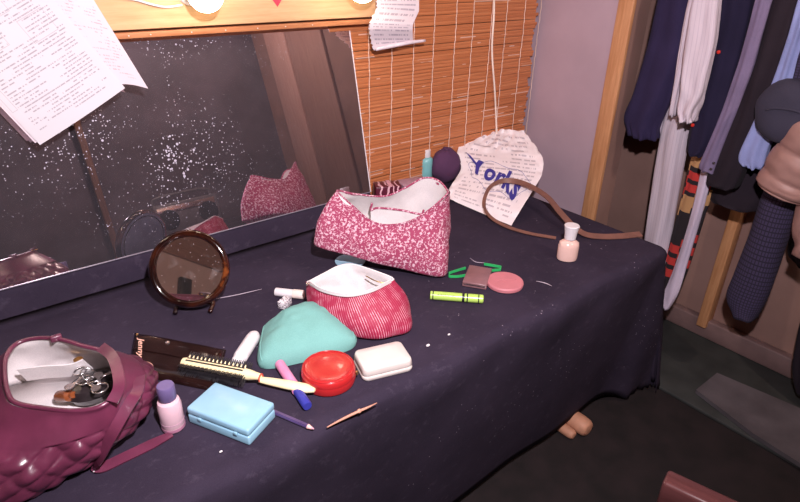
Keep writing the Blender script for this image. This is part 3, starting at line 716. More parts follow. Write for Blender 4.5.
# ---- hairbrush
a, r, L = frame(184, 372, 316, 397)
hbz = .021; br = thing('hairbrush', 'ivory plastic hairbrush with rows of black bristles and red band', 'hairbrush', a, r)
hl = L*.52
core = lathe('core', [(.003, 0), (.0085, .002), (.0098, .008), (.0098, hl*.9), (.0090, hl), (.0065, hl+.012), (.0055, hl+.020)], M['ivory'], br, 28, axis='x', c=(0, 0, hbz))
lathe('handle', [(.0055, hl+.018), (.0072, hl+.04), (.0085, L*.8), (.0082, L*.95), (.005, L*.995), (.002, L)], M['ivory'], br, 28, sx=1.1, sy=.75, axis='x', c=(0, 0, hbz-.006))
tube('red_band', [(hl+.020, .0066*math.cos(t_), hbz-.002+.0066*math.sin(t_)) for t_ in [2*PI*i/24 for i in range(24)]], .0014, plain('red_elastic', (.6, .06, .04), .6), br, 6, True)
bm = bmesh.new()
for ra, ang in enumerate([math.radians(x) for x in (-28, -10, 8, 24, 156, 172, 190, 208)]):
    for i in range(34):
        x = .005+(hl-.011)*i/33+(.0018 if ra % 2 else 0); d_ = Vector((0, math.cos(ang), math.sin(ang))); p0 = Vector((x, 0, hbz))+d_*.008; ln = .0150
        p1 = p0+d_*ln+Vector((.002*(random.random()-.5), 0, 0)); p1.z = max(p1.z, .001)
        res = bmesh.ops.create_cone(bm, cap_ends=True, segments=4, radius1=.0013, radius2=.0008, depth=(p1-p0).length)
        mt_ = Matrix.Translation((p0+p1)/2) @ (p1-p0).to_track_quat('Z', 'Y').to_matrix().to_4x4(); bmesh.ops.transform(bm, matrix=mt_, verts=res['verts'])
o = from_bm('bristles', bm, M['black_plastic'], br); o['kind'] = 'stuff'
bm = bmesh.new()
for sg in (-1, 1):
    for i in range(15):
        x = .010+(hl-.022)*i/14; a_ = math.radians(90-sg*52); d_ = Vector((0, math.cos(a_), math.sin(a_))); p0 = Vector((x, 0, hbz))+d_*.0085; p1 = p0+d_*.0065
        res = bmesh.ops.create_cone(bm, cap_ends=True, segments=5, radius1=.0022, radius2=.0006, depth=.0065)
        bmesh.ops.transform(bm, matrix=Matrix.Translation((p0+p1)/2) @ d_.to_track_quat('Z', 'Y').to_matrix().to_4x4(), verts=res['verts'])
o = from_bm('comb_teeth', bm, M['ivory'], br); o['kind'] = 'stuff'
for s_ in (-.30, .30): box('bristle_slot', (hl*.5, .0098*math.sin(s_), hbz+.0098*math.cos(s_)-.0006), (hl*.84, .0028, .0022), M['black_plastic'], br)

# ---- white bottle lying
a, r, L = frame(240, 365, 256, 340)
o = thing('white_bottle', 'white rounded plastic tube lying between brush and teal pouch', 'bottle', a, r)
lathe('tube_body', [(.009, 0), (.0125, .004), (.0128, .012), (.0128, L*.8), (.0115, L*.93), (.007, L+.002)], M['white_plastic'], o, 28, axis='x', c=(0, 0, .0130))
lathe('tube_cap', [(.0105, -.016), (.0112, -.014), (.0112, -.0008)], M['white_plastic'], o, 28, axis='x', c=(0, 0, .0130))

# ---- lotion bottle with purple cap
p = T(174, 427); o = thing('lotion_bottle', 'pale pink lotion bottle with purple cap beside the blue box', 'bottle', p)
def px_m(p): return (p-CAMPOS).dot(fw)/FPX
s_ = px_m(p); r_ = 11.3*s_
lathe('bottle_body', [(r_*.88, .0006), (r_*.98, .003), (r_, .046), (r_*.9, .053), (r_*.62, .056), (r_*.6, .058)], plain('pale_pink_plastic', (.66, .44, .50), .3, .03), o, 36)
lathe('purple_cap', [(r_*.72, .0582), (r_*.75, .059), (r_*.74, .080), (r_*.68, .0825), (r_*.3, .0825)], plain('purple_plastic', (.13, .095, .22), .4), o, 36)
lathe('label_text_band', [(r_*1.005, .016), (r_*1.006, .0162), (r_*1.006, .0168), (r_*1.005, .017)], plain('mauve_print', (.50, .30, .40), .5), o, 36)
lathe('foot_band', [(r_*1.003, .003), (r_*1.006, .0035), (r_*1.006, .0075), (r_*1.003, .008)], plain('plum_print', (.36, .16, .24), .4), o, 36)

# ---- light blue box
b0, b1, b2 = T(190, 423), T(251, 447), T(275, 417)
e1 = b1-b0; e2 = b2-b1; L1, L2 = e1.length, e2.length; r = math.atan2(e1.y, e1.x); org = (b0+b2)/2
o = thing('blue_box', 'shiny light blue hinged plastic box with two small clasps', 'box', org, r); H = .031
M['blue'] = plain('light_blue_plastic', (.26, .47, .60), .25, .04)
W2 = abs(e2.dot(Vector((-math.sin(r), math.cos(r), 0))))
box('tray', (0, 0, H*.27+.0005), (L1, W2, H*.54), M['blue'], o, .003, 3)
box('lid', (0, 0, H*.79), (L1*1.005, W2*1.005, H*.44), M['blue'], o, .004, 3)
for x in (-.28, .30): box('clasp', (L1*x, -W2/2-.0012, H*.56), (.007, .003, .006), M['blue'], o, .0012)
for x in (-.3, .3): tube('hinge', [(L1*x-.006, W2/2+.001, H*.57), (L1*x+.006, W2/2+.001, H*.57)], .0016, M['blue'], o, 8)

# ---- pencil, pink and blue tube, stick
a, r, L = frame(272, 413, 314, 431)
o = thing('eyeliner_pencil', 'purple eyeliner pencil with pink sharpened tip in front of the blue box', 'pencil', a, r)
lathe('shaft', [(.0038, -.012), (.004, -.01), (.004, L-.011)], plain('purple_lacquer', (.065, .04, .12), .3), o, 6, axis='x', c=(0, 0, .0042), smooth=False)
lathe('sharpened_wood', [(.004, L-.011), (.0022, L-.004)], plain('pink_cut_wood', (.75, .42, .38), .6), o, 12, axis='x', c=(0, 0, .0042)); lathe('lead', [(.0022, L-.004), (.0007, L)], plain('pink_lead', (.55, .30, .36), .5), o, 10, axis='x', c=(0, 0, .0042))
a, r, L = frame(280, 368, 308, 411)
o = thing('lipgloss_tube', 'pink and blue make-up stick lying under the brush handle', 'make-up stick', a, r)
lathe('pink_cap', [(.006, -.002), (.0085, 0), (.0088, .003), (.0088, L*.66)], plain('candy_pink_plastic', (.70, .24, .42), .35), o, 24, axis='x', c=(0, 0, .0095))
lathe('blue_base', [(.0078, L*.66), (.0080, L*.67), (.0080, L*.98), (.007, L)], plain('cobalt_plastic', (.035, .04, .30), .35), o, 24, axis='x', c=(0, 0, .0095))
a, r, L = frame(327, 428, 377, 404)
o = thing('orange_stick', 'thin tan wooden cuticle stick near the front edge of the cloth', 'stick', a, r)
M['stick'] = wood('tan_stick_wood', (.42, .18, .12), (.68, .36, .26), 0)
tube('shaft', catmull([(0, 0, .0014), (L*.3, .0006, .0024), (L*.62, 0, .003), (L*.8, -.0008, .003), (L, .0005, .0018)], 24), lambda t: .0009+.0014*math.sin(PI*min(1, t*1.05)), M['stick'], o, 8)
lathe('knot', [(.001, L*.58), (.0036, L*.62), (.0034, L*.65), (.001, L*.69)], M['stick'], o, 10, axis='x', c=(0, 0, .0032))

# ---- red round compact, pale soap box
p = T(329, 380); o = thing('red_round_case', 'glossy red round zipped vinyl case', 'case', p); R2 = .0465
M['red'] = plain('red_vinyl', (.42, .018, .020), .22, .06, 30, .1, coat=.3)
lathe('case_body', [(R2*.85, .0005), (R2*.97, .003), (R2, .008), (R2, .016), (R2*.995, .017)], M['red'], o, 56)
lathe('case_lid', [(R2*.995, .0175), (R2, .0185), (R2*.99, .025), (R2*.94, .029), (R2*.86, .0308), (R2*.82, .0300), (R2*.5, .0315), (.002, .032)], M['red'], o, 56)
tube('lid_piping', [(R2*.93*math.cos(t_), R2*.93*math.sin(t_), .0293) for t_ in [2*PI*i/60 for i in range(60)]], .0012, M['red'], o, 6, True)
box('zip_pull', (R2*.78, -R2*.66, .017), (.005, .004, .008), M['brass'], o, .001)
s0, s1, s2_, s3 = T(366, 382), T(411, 371), T(414, 358), T(360, 364)
e1 = s1-s0; r = math.atan2(e1.y, e1.x); org = (T(366, 382)+T(411, 371))/2+Vector((-math.sin(r), math.cos(r), 0))*.030
o = thing('soap_box', 'translucent whitish plastic soap box next to the red case', 'soap box', org, r)
M['soap'] = plain('milky_plastic', (.64, .57, .53), .3, .05, 30, sss=.0)
L1 = e1.length
def rbox(name, lx, ly, h0, h1, rad, mat, parent, taper=.94):
    vs, fs = [], []; seg = 8; pts = []
    for cx, cy, a0 in ((lx/2-rad, ly/2-rad, 0), (-lx/2+rad, ly/2-rad, PI/2), (-lx/2+rad, -ly/2+rad, PI), (lx/2-rad, -ly/2+rad, 1.5*PI)):
        for i in range(seg+1): a = a0+PI/2*i/seg; pts.append((cx+rad*math.cos(a), cy+rad*math.sin(a)))
    n_ = len(pts); lev = [(h0, .97), (h0+.002, 1), (h1-.004, 1*taper+.02), (h1-.001, taper), (h1, taper*.96), (h1+.0006, taper*.6)]
    for h, s in lev:
        for x, y in pts: vs.append((x*s, y*s, h))
    for j in range(len(lev)-1):
        for i in range(n_): a, b = j*n_+i, j*n_+(i+1) % n_; fs.append((a, b, b+n_, a+n_))
    fs.append(tuple(range(n_))[::-1]); fs.append(tuple((len(lev)-1)*n_+i for i in range(n_)))
    ob = mesh(name, vs, fs, mat, parent); sharp(ob, 50); return ob
rbox('tray', L1*1.10, .062, .0006, .010, .010, M['soap'], o, 1.0); rbox('lid', L1*1.11, .063, .0102, .025, .010, M['soap'], o, .95)

# ---- mascara
a, r, L = frame(430, 299, 483, 303); r_ = .0092
o = thing('mascara_tube', 'lime green mascara tube with black lettering', 'mascara', a, r)
M['lime'] = plain('lime_plastic', (.45, .66, .13), .25, .04); lx = L
lathe('barrel', [(.0078, 0), (r_, .001), (r_, L*.60)], M['lime'], o, 28, axis='x', c=(0, 0, r_+.0006)); lathe('cap', [(r_*.93, L*.645), (r_, L*.65), (r_, L*.985), (r_*.8, L)], M['lime'], o, 28, axis='x', c=(0, 0, r_+.0006))
for x0, x1 in ((.045, .065), (.60, .645), (.685, .71), (.90, .92)): lathe('black_band', [(r_*1.01, L*x0), (r_*1.012, L*x0+.0002), (r_*1.012, L*x1-.0002), (r_*1.01, L*x1)], M['black_plastic'], o, 28, axis='x', c=(0, 0, r_+.0006))
me = text_mesh('EYECOSETIC', 1.0, .02, .01)
wrap_text('lettering', me, M['black_plastic'], o, lambda x, y, z: Vector((L*.30+x*.0068*.95, -math.sin(.85-y*.42)*(r_*1.012+z*.02), r_+.0006+math.cos(.85-y*.42)*(r_*1.012+z*.02))))
# ---- green clips
M['green'] = plain('green_plastic', (.03, .42, .12), .35)
for pts, lab in (([(465.5, 268.5), (457, 271), (449.5, 273.5), (449.5, 276), (457, 276.3), (465.5, 275)], 'green bent hair clip opened in a V next to the floral bag'), ([(484, 264.5), (493, 266), (500.5, 267.5), (500, 269.5), (492, 270), (484.5, 269)], 'green hair clip lying flat behind the square compact')):
    g_ = [T(x, y, .004) for x, y in pts]; org = g_[0].copy(); org.z = TZ; c_ = thing('hair_clip', lab, 'hair clip', org)
    ribbon('upper_prong', [p-org+Vector((0, 0, .0015)) for p in catmull(g_[:3]+[g_[2].lerp(g_[3], .5)], 14)], Vector((0, 0, 1)), .006, .0022, M['green'], c_)
    ribbon('lower_prong', [p-org-Vector((0, 0, .0005)) for p in catmull([g_[2].lerp(g_[3], .5)]+g_[3:], 14)], Vector((0, 0, 1)), .006, .0022, M['green'], c_)
# ---- square compact and pink round compact
q0, q1, q2 = T(466, 287), T(490, 291), T(488, 272.5)
e1 = q1-q0; r = math.atan2(e1.y, e1.x); org = (q0+q2)/2; o = thing('square_compact', 'mauve brown square compact under a pink round one', 'compact', org, r); W2 = abs((q2-q1).dot(Vector((-math.sin(r), math.cos(r), 0))))
mv = plain('mauve_brown_plastic', (.24, .12, .13), .3); box('base', (0, 0, .004), (e1.length*1.0, W2, .007), mv, o, .0015); box('lid', (0, 0, .0105), (e1.length*1.0, W2, .005), mv, o, .0015); box('clear_edge', (0, -W2/2-.0004, .0072), (e1.length*.9, .0016, .0016), M['metal'], o)
p = T(504.5, 285); o = thing('pink_compact', 'flat pink round compact resting against the square one', 'compact', p); rp = 18.5*px_m(p)
pk = plain('dusty_pink_plastic', (.56, .19, .22), .5, .06)
lathe('base', [(rp*.93, .0006), (rp*.98, .003), (rp*.98, .0062)], pk, o, 48); lathe('lid', [(rp*.98, .0066), (rp, .0075), (rp*.99, .0105), (rp*.95, .012), (rp*.4, .0124)], pk, o, 48)
tube('lid_crease', [(-rp*.5, rp*.25, .0126), (0, rp*.12, .0126), (rp*.55, -rp*.30, .0124)], .0006, pk, o, 5)

# ---- foundation bottle
p = T(566.5, 259); o = thing('foundation_bottle', 'small beige make-up bottle with tall white cap near the belt', 'bottle', p, -YAW); s_ = px_m(p)
gb = plain('beige_glass', (.76, .50, .44), .15, .04, coat=.5); wv = 10.2*s_
def sq(r): return r
lathe('bottle_body', [(wv*.80, .0006), (wv*.95, .002), (wv, .008), (wv, .038), (wv*.93, .046), (wv*.66, .051), (wv*.42, .053), (wv*.40, .056)], gb, o, 36, 1, .8)
lathe('white_cap', [(wv*.52, .0560), (wv*.54, .0565), (wv*.58, .071), (wv*.70, .087), (wv*.72, .0895), (wv*.66, .091), (wv*.2, .0913)], M['white_plastic'], o, 32)

# ---- belt
pts = [(641, 234, .004), (622, 236, .005), (602, 236.5, .006), (585, 234, .010), (572, 225, .020), (560, 212, .036), (546, 196, .050), (525, 184, .060), (505, 180.5, .062), (491, 186, .055), (484.5, 199, .038), (485.5, 210, .024), (493, 219, .014), (508, 227, .008), (528, 233, .006), (547, 236.5, .005), (556, 238, .005)]
bp = catmull([T(*q) for q in pts], 110); org = T(600, 238)
bt = thing('leather_belt', 'narrow brown leather belt curled in a loop over the paper carrier bag', 'belt', org)
flat = [Vector((.75, .65, 0)), Vector((-.3, .35, .9))]
wdl = []
for i in range(110):
    t_ = i/109
    if t_ < .18: wdl.append(flat[0].lerp(flat[1], max(0, (t_-.08)/.10)))
    elif t_ < .52: wdl.append(flat[1])
    else: wdl.append(flat[1].lerp(Vector((0.55, .8, .25)), min(1, (t_-.52)/.1)))
M['belt'] = plain('brown_leather', (.19, .085, .065), .5, .15, 60, .2)
ribbon('strap', [p-org for p in bp], [b_.lerp(a_, min(1, max(0, (i/109-.45)/.08))) for i, (a_, b_) in enumerate(zip(wdl, facing(bp)))], lambda t: .019 if t < .45 else .019-.009*min(1, (t-.45)/.1), .0022, M['belt'], bt)

# ---- paper carrier bag slumped in the corner
L_ = [(449, 199, .004), (449, 190, .018), (455, 180, .034), (461, 168, .055), (457, 153, .085), (466, 138, .112), (485, 125, .138)]
R_l = [(511, 226, .004), (520, 211, .020), (533, 190, .040), (541, 176, .058), (542.5, 163, .080), (536, 148, .105), (523, 132, .130)]
Ls = catmull([T(*q) for q in L_], 40); Rs = catmull([T(*q) for q in R_l], 40); org = T(495, 190)
cb = thing('paper_carrier_bag', 'crumpled white paper carrier bag printed with blue lettering in the table corner', 'bag', org)
def cbp(u, v, off=0):
    a = v*39; i = min(int(a), 38); l = Ls[i].lerp(Ls[i+1], a-i); r = Rs[i].lerp(Rs[i+1], a-i); p = l.lerp(r, u)
    nr = Vector((-.55, -.60, .58)); e = 4*u*(1-u)
    sag = .016*e*math.sin(PI*min(1, v*1.1)) - (.022*e if v > .8 else .022*e*max(0, (v-.5)/.3))
    f_ = .10+.90*min(1, max(0, (v-.70)/.10, (abs(u-.5)-.38)/.2))
    cr = f_*(.030*abs(nz(p, 24, 1))+.018*abs(nz(p, 50, 5)))+.002*nz(p, 15)
    return p+nr*(sag+cr+off)
away = Vector((.45, .55, -.15))
fr = [[cbp(j/39, i/39)-org for j in range(40)] for i in range(40)]
bk = []
for i in range(40):
    row = []
    for j in range(40):
        p = fr[i][j]; q = p+away*(.050*(math.sin(PI*j/39)**.5)*(1-.5*i/39)+.004); q.z = max(.002-0, min(p.z-.001, q.z)) if i < 3 else max(.002, q.z); row.append(q)
    bk.append(row)
for r_ in fr:
    for p in r_: p.z = max(p.z, .003)
M['paperbag'] = typed('printed_bag_paper', (.95, .87, .91), (.26, .20, .28), 20, 34, .46, .42)
grid_solid('paper_sheet', fr, bk, M['paperbag'], cb)
side = catmull([T(484, 136, .11), T(466, 137, .10), T(457, 152, .075), T(463, 168, .05)], 20); sd2 = catmull([T(486, 140, .10), T(484, 150, .085), T(476, 160, .07), T(470, 170, .05)], 20)
fr2 = [[side[i].lerp(sd2[i], j/9)+Vector((.012, .012, .004*nz(side[i].lerp(sd2[i], j/9), 40)))-org for j in range(10)] for i in range(20)]
bk2 = [[p+Vector((.008, .010, -.002)) for p in r_] for r_ in fr2]
grid_solid('side_gusset', fr2, bk2, plain('plain_bag_paper', (.80, .70, .72), .7, .06), cb)
ink = plain('blue_ink', (.045, .04, .30), .6, .1)
me = text_mesh('Yorks', 1.0, .035, .004, 1.12)
wrap_text('blue_lettering', me, ink, cb, lambda x, y, z: cbp(.49+x*.27-.02*y, .425-x*.105+y*.27+.02*math.sin(x*2.0), .0040+z*.04)-org)
ring = []
for i in range(80):
    a = 2*PI*i/80; rx = .41+.02*math.sin(5*a); ry = .155+.02*math.sin(7*a+1); x = rx*math.cos(a); ring.append(cbp(min(.98, max(.02, .52+x)), .42-x*.20+ry*math.sin(a), .0016)-org)
tube('lettering_outline', ring, .0005, ink, cb, 4, True)

# ---- purple bundle, teal bottle, small boxes beside the blind
p = T(443, 186); o = thing('purple_pouch', 'plump dark purple drawstring pouch behind the floral bag', 'pouch', p+Vector((.030, .025, 0)))
vs, fs = [], []; S1, S2 = 32, 20; s_ = px_m(p)
for j in range(S2+1):
    ph = -PI/2+PI*j/S2
    for i in range(S1):
        a = 2*PI*i/S1; d_ = Vector((math.cos(a)*math.cos(ph), math.sin(a)*math.cos(ph), math.sin(ph))); rr = 1+.07*nz(d_, 2.2, 3)+.03*math.cos(6*a)*max(0, d_.z)
        vs.append(Vector((d_.x*17*s_*rr, d_.y*14*s_*rr, 17.5*s_*(1+max(-.96, d_.z*rr)))))
for j in range(S2):
    for i in range(S1): a, b = j*S1+i, j*S1+(i+1) % S1; fs.append((a, b, b+S1, a+S1))
pu = fabric('aubergine_felt', (.085, .035, .085), 600); mesh('pouch_body', vs, fs, pu, o); tube('gathered_neck', [(.010*math.cos(t_), .010*math.sin(t_), 35.0*s_+.0) for t_ in [2*PI*i/16 for i in range(16)]], .003, pu, o, 6, True)
p = T(427, 186)+Vector((.01, .02, 0)); o = thing('teal_bottle', 'slim turquoise bottle with white cap standing behind the floral bag', 'bottle', p); s_ = px_m(p)
ptop = onplane(427, 149, p, -Vector((fw.x, fw.y, 0)).normalized()).z-TZ
lathe('bottle_body', [(6.3*s_, .0006), (6.6*s_, .002), (6.6*s_, ptop*.66), (6.0*s_, ptop*.74), (4.2*s_, ptop*.78)], plain('turquoise_plastic', (.20, .48, .50), .35), o, 28)
lathe('white_cap', [(3.9*s_, ptop*.785), (4.0*s_, ptop*.79), (4.0*s_, ptop*.99), (3.4*s_, ptop)], M['white_plastic'], o, 24)
p = ony(405, 196, 1.20); p.z = TZ+.0015
o = thing('mauve_box', 'plain mauve cardboard box behind the floral bag', 'box', (1.045, 1.225, TZ+.002), -.25); mb = plain('mauve_card', (.42, .25, .32), .6)
box('carton_body', (0, 0, .026), (.085, .055, .050), mb, o, .001); box('lid', (0, 0, .0535), (.088, .058, .005), mb, o, .001)
k = NT('maroon_bow_print'); co = k.coord(); wv_ = k.n('ShaderNodeTexWave'); k.l(co, wv_.inputs['Vector']); wv_.inputs['Scale'].default_value = 18; wv_.inputs['Distortion'].default_value = 9; k.color(k.mix(k.math('GREATER_THAN', wv_.outputs[1], .82), (.10, .012, .03), (.72, .42, .48))); k.set(rough=.3)
o = thing('maroon_gift_box', 'glossy maroon packet with pink ribbon pattern beside the mirror edge', 'packet', (.948, 1.228, TZ+.002), -.45)
box('packet_body', (0, 0, .034), (.075, .05, .068), k.m, o, .002); box('ribbon_band', (.005, 0, .0686), (.010, .051, .0012), plain('pink_ribbon', (.70, .36, .44), .4), o)

# ================================================================== under and beside the table
p = onz(579, 421, .028); M['tan'] = plain('tan_leather', (.50, .24, .15), .6, .12, 40, .2)
for (px, py, sx, lab) in ((580, 424, 9.5, 'worn tan slipper toe poking out under the tablecloth'), (566, 427, 5.5, 'smaller tan slipper tip beside the other under the cloth')):
    p = onz(px, py+8, 0); s_ = px_m(p); rr = sx*s_; o = thing('slipper', lab, 'slipper', p+Vector((.0, .004, 0)))
    vs, fs = [], []; n_ = 24
    prof = [(-.03, .55), (-.028, .75), (-.02, .93), (0, 1.0), (.05, .96), (.11, .9), (.16, .8), (.17, .5)]
    for y, sc_ in prof:
        for i in range(n_): a = 2*PI*i/n_; vs.append((rr*sc_*math.cos(a), y, rr*(1+sc_*math.sin(a))*.98+.001))
    for j in range(len(prof)-1):
        for i in range(n_): a, b = j*n_+i, j*n_+(i+1) % n_; fs.append((a, b, b+n_, a+n_))
    fs.append(tuple(range(n_))[::-1]); fs.append(tuple((len(prof)-1)*n_+i for i in range(n_)))
    mesh('upper', vs, fs, M['tan'], o); tube('toe_seam', [(rr*.7*math.cos(t_), -.0285, rr*.95+rr*.25*math.sin(t_*2)) for t_ in [PI*i/10 for i in range(11)]], rr*.05+.0004, plain('brown_thread', (.25, .10, .06), .7), o, 5)
# corner of a chair back
M['mahog'] = wood('red_mahogany', (.05, .016, .016), (.09, .030, .030), 0, .3)
zs = .72; s0 = onz(665.5, 475, zs); s1 = onz(738, 509, zs); dd = (s1-s0).normalized(); org = s0+dd*.19; org.z = 0
ch = thing('wooden_chair', 'red brown wooden chair back standing in front of the draped table', 'chair', org, math.atan2(dd.y, dd.x))
box('top_rail', (0, 0, zs-.0225), (.38, .026, .045), M['mahog'], ch, .004)
for x in (-.172, .172): box('back_post', (x, 0, (zs-.046)/2), (.030, .024, zs-.047), M['mahog'], ch, .003)
for x in (-.09, 0, .09): box('back_slat', (x, 0, zs-.16), (.035, .010, .225), M['mahog'], ch, .002)
box('lower_rail', (0, 0, zs-.29), (.313, .020, .035), M['mahog'], ch, .003)
sgn = -1
box('seat', (0, sgn*.19, .425), (.38, .35, .025), plain('dark_seat_vinyl', (.03, .018, .022), .45), ch, .006)
for x in (-.165, .165): box('leg', (x, sgn*.34, .206), (.028, .028, .412), M['mahog'], ch, .003)
for x in (-.172, .172): box('side_stretcher', (x, sgn*.178, .2), (.018, .296, .022), M['mahog'], ch, .002)

# ================================================================== hanging clothes
def hang(name, rows, X, depth, mat, parent, org, folds=.006, nf=7, n=40, lev=40, seed=0, ruffle=0, squash=.9):
    """a hanging sleeve or garment panel: rows = (left px, right px, y px) on the plane x=X; full tube with depth"""
    ctr = []
    for xl, xr, py in rows:
        a, b = onx(xl, py, X), onx(xr, py, X); ctr.append(((a.y+b.y)/2, abs(a.y-b.y)/2, (a.z+b.z)/2))
    cp = catmull([Vector(c_) for c_ in ctr], lev); vs, uvs, fs = [], [], []
    for j, c_ in enumerate(cp):
        v = j/(lev-1)
        for i in range(n):
            a = 2*PI*i/n; ca, sa = math.cos(a), math.sin(a); ca = math.copysign(abs(ca)**squash, ca); sa = math.copysign(abs(sa)**squash, sa)
            fo = folds*(math.sin(nf*a+seed+1.6*nz((v*2, seed, 0), 1.5)*3)+.8*nz((ca*2, sa*2, v*4+seed), 1.6))
            if ruffle and v > .86: fo += ruffle*math.sin(11*a+seed)*(v-.86)/.14
            rx = max(.004, depth+fo*.8); ry = max(.004, c_[1]+fo*.6)
            vs.append(Vector((X+depth*.6+rx*ca, c_[0]+ry*sa, c_[2]+.003*math.sin(5*a+seed)*(1 if v > .97 else 0)))-org); uvs.append((i/n, v))
    for j in range(lev-1):
        for i in range(n): a, b = j*n+i, j*n+(i+1) % n; fs.append((a, b, b+n, a+n))
    fs.append(tuple(range(n))[::-1]); fs.append(tuple((lev-1)*n+i for i in range(n)))
    return mesh(name, vs, fs, mat, parent, True, uvs=uvs)
RAILZ = 1.62; RX = 1.80
rail = thing('clothes_rail', 'metal clothes rail holding the hanging garments', 'rail', (RX, .5, RAILZ))
tube('rail_tube', [(0, -.75, 0), (0, 0, 0), (0, .465, 0)], .012, M['metal'], rail, 12)
for y_ in (-.7,): tube('rail_bracket', [(0, y_, 0), (.22, y_, 0)], .008, M['metal'], rail, 8)
def garment(name, label, cat, y, parts):
    """hook and shoulders on the rail plus the parts (part name, rows, X, depth, material, kw)"""
    org = Vector((RX, y, RAILZ-.02)); g = thing(name, label, cat, org, 0, None)
    tube('hanger_hook', [(0, 0, -.10), (0, 0, -.02)]+[(.019*math.cos(a)-.0, 0, .020+.019*math.sin(a)) for a in [PI*(-.5+1.25*i/10) for i in range(11)]], .0018, M['metal'], g, 6)
    for nm, rows, X, depth, mat, kw in parts: hang(nm, rows, X, depth, mat, g, org, **kw)
    return g, org
navy = fabric('navy_knit', (.028, .020, .060), 500); black_ = fabric('black_wool', (.018, .012, .018), 500); dnavy = fabric('dark_navy', (.016, .012, .034), 500)
k = NT('white_striped_cotton'); uv = k.coord('UV'); sp = k.n('ShaderNodeSeparateXYZ'); k.l(uv, sp.inputs[0]); stp = k.math('GREATER_THAN', k.math('FRACT', k.math('MULTIPLY', sp.outputs[0], 26)), .8)
k.color(k.mix(k.math('MULTIPLY', stp, .3), (.62, .53, .60), (.34, .26, .36))); k.set(rough=.9); whit = k.m
lav = fabric('lavender_white', (.56, .47, .58), 500); grey = fabric('grey_lavender', (.17, .13, .22), 500); blue_ = fabric('pale_blue_shirt', (.24, .27, .50), 500)
k = NT('grid_plaid'); uv = k.coord('UV'); sp = k.n('ShaderNodeSeparateXYZ'); k.l(uv, sp.inputs[0]); pu_ = k.math('LESS_THAN', k.math('FRACT', k.math('MULTIPLY', sp.outputs[0], 40)), .28); pv_ = k.math('LESS_THAN', k.math('FRACT', k.math('MULTIPLY', sp.outputs[1], 60)), .28)
k.color(k.mix(k.math('MULTIPLY', k.math('MAXIMUM', pu_, pv_), .8), (.050, .036, .085), (.012, .008, .018))); k.set(rough=.95); plaid = k.m
k = NT('red_tan_black_stripe'); uv = k.coord('UV'); sp = k.n('ShaderNodeSeparateXYZ'); k.l(uv, sp.inputs[0]); v_ = k.math('ADD', sp.outputs[1], k.math('MULTIPLY', k.math('FLOOR', k.math('MULTIPLY', sp.outputs[0], 6)), .030))
nd = k.n('ShaderNodeValToRGB'); k.l(v_, nd.inputs[0]); nd.color_ramp.interpolation = 'CONSTANT'; e = nd.color_ramp.elements
bk_, rd_, tn_ = (.018, .012, .016, 1), (.50, .035, .03, 1), (.46, .25, .11, 1)
sts = [(0, bk_), (.36, tn_), (.44, bk_), (.465, rd_), (.51, bk_), (.535, rd_), (.575, bk_), (.60, tn_), (.69, bk_), (.835, rd_), (.865, bk_), (.885, rd_), (.915, bk_), (.935, rd_), (.97, bk_)]
while len(e) < len(sts): e.new(.5)
for i, (p_, c_) in enumerate(sts): e[i].position = p_; e[i].color = c_
k.color(nd.outputs[0]); k.set(rough=.95); strp = k.m
puff = plain('brown_nylon', (.33, .18, .155), .5, .1, 30, .15)
up_ = -95     # rows this far above the frame lie near the rail
# order along the rail: from the wooden post towards the camera
garment('navy_jacket', 'dark navy jacket with ruffled cuff hanging next to the wooden post', 'jacket', .93, [
    ('sleeve', [(690, 712, up_), (668, 706, -40), (657, 692, 0), (645, 686, 50), (632, 668, 95), (622, 656, 122), (627, 652, 138)], 1.70, .035, navy, dict(folds=.006, nf=4, seed=1, ruffle=.012)),
    ('body', [(705, 725, up_), (685, 715, -20), (672, 700, 30), (662, 690, 80), (655, 682, 125)], 1.80, .06, black_, dict(folds=.005, seed=2))])
garment('lavender_blouse', 'pale lavender blouse with only its cuff showing beside the navy sleeve', 'blouse', .88, [
    ('sleeve', [(712, 724, up_), (690, 704, -10), (676, 690, 50), (664, 680, 100), (645, 672, 128), (650, 666, 138)], 1.76, .02, lav, dict(folds=.003, seed=3))])
garment('white_blouse', 'white pinstriped blouse sleeve with gathered cuff', 'blouse', .83, [
    ('sleeve', [(715, 735, up_), (702, 724, -40), (691, 718, 0), (684, 714, 40), (679, 706, 75), (678, 701, 95), (677, 693, 112), (681, 690, 122)], 1.62, .028, whit, dict(folds=.007, nf=4, seed=4, ruffle=.007)),
    ('sleeve', [(712, 722, up_), (690, 704, -10), (682, 690, 30), (675, 681, 75), (668, 674, 116)], 1.66, .015, whit, dict(folds=.002, seed=5))])
garment('long_white_gown', 'long white cotton gown hanging down past the table corner', 'gown', .80, [
    ('skirt', [(722, 742, up_), (700, 722, -10), (684, 706, 60), (664, 690, 118), (657, 683, 150), (650, 675, 195), (643, 667, 240), (640, 660, 275), (640, 655, 300)], 1.74, .028, whit, dict(folds=.006, nf=4, seed=6)),
    ('sash', [(736, 748, up_), (722, 734, 60), (705, 716, 150), (693, 703, 205), (680, 690, 250), (667, 680, 285), (661, 673, 300), (662, 668, 309)], 1.70, .012, lav, dict(folds=.002, nf=4, seed=7))])
garment('striped_scarf', 'black knitted scarf with red and tan stripes between the white clothes', 'scarf', .77, [
    ('knit', [(712, 738, 110), (705, 730, 130), (690, 722, 160), (683, 712, 190), (675, 702, 220), (664, 690, 260), (655, 676, 295)], 1.755, .02, strp, dict(folds=.003, seed=8)),
    ('upper_fold', [(740, 755, up_), (725, 750, 0), (715, 742, 80), (703, 735, 140)], 1.765, .018, black_, dict(folds=.003, seed=8.5))])
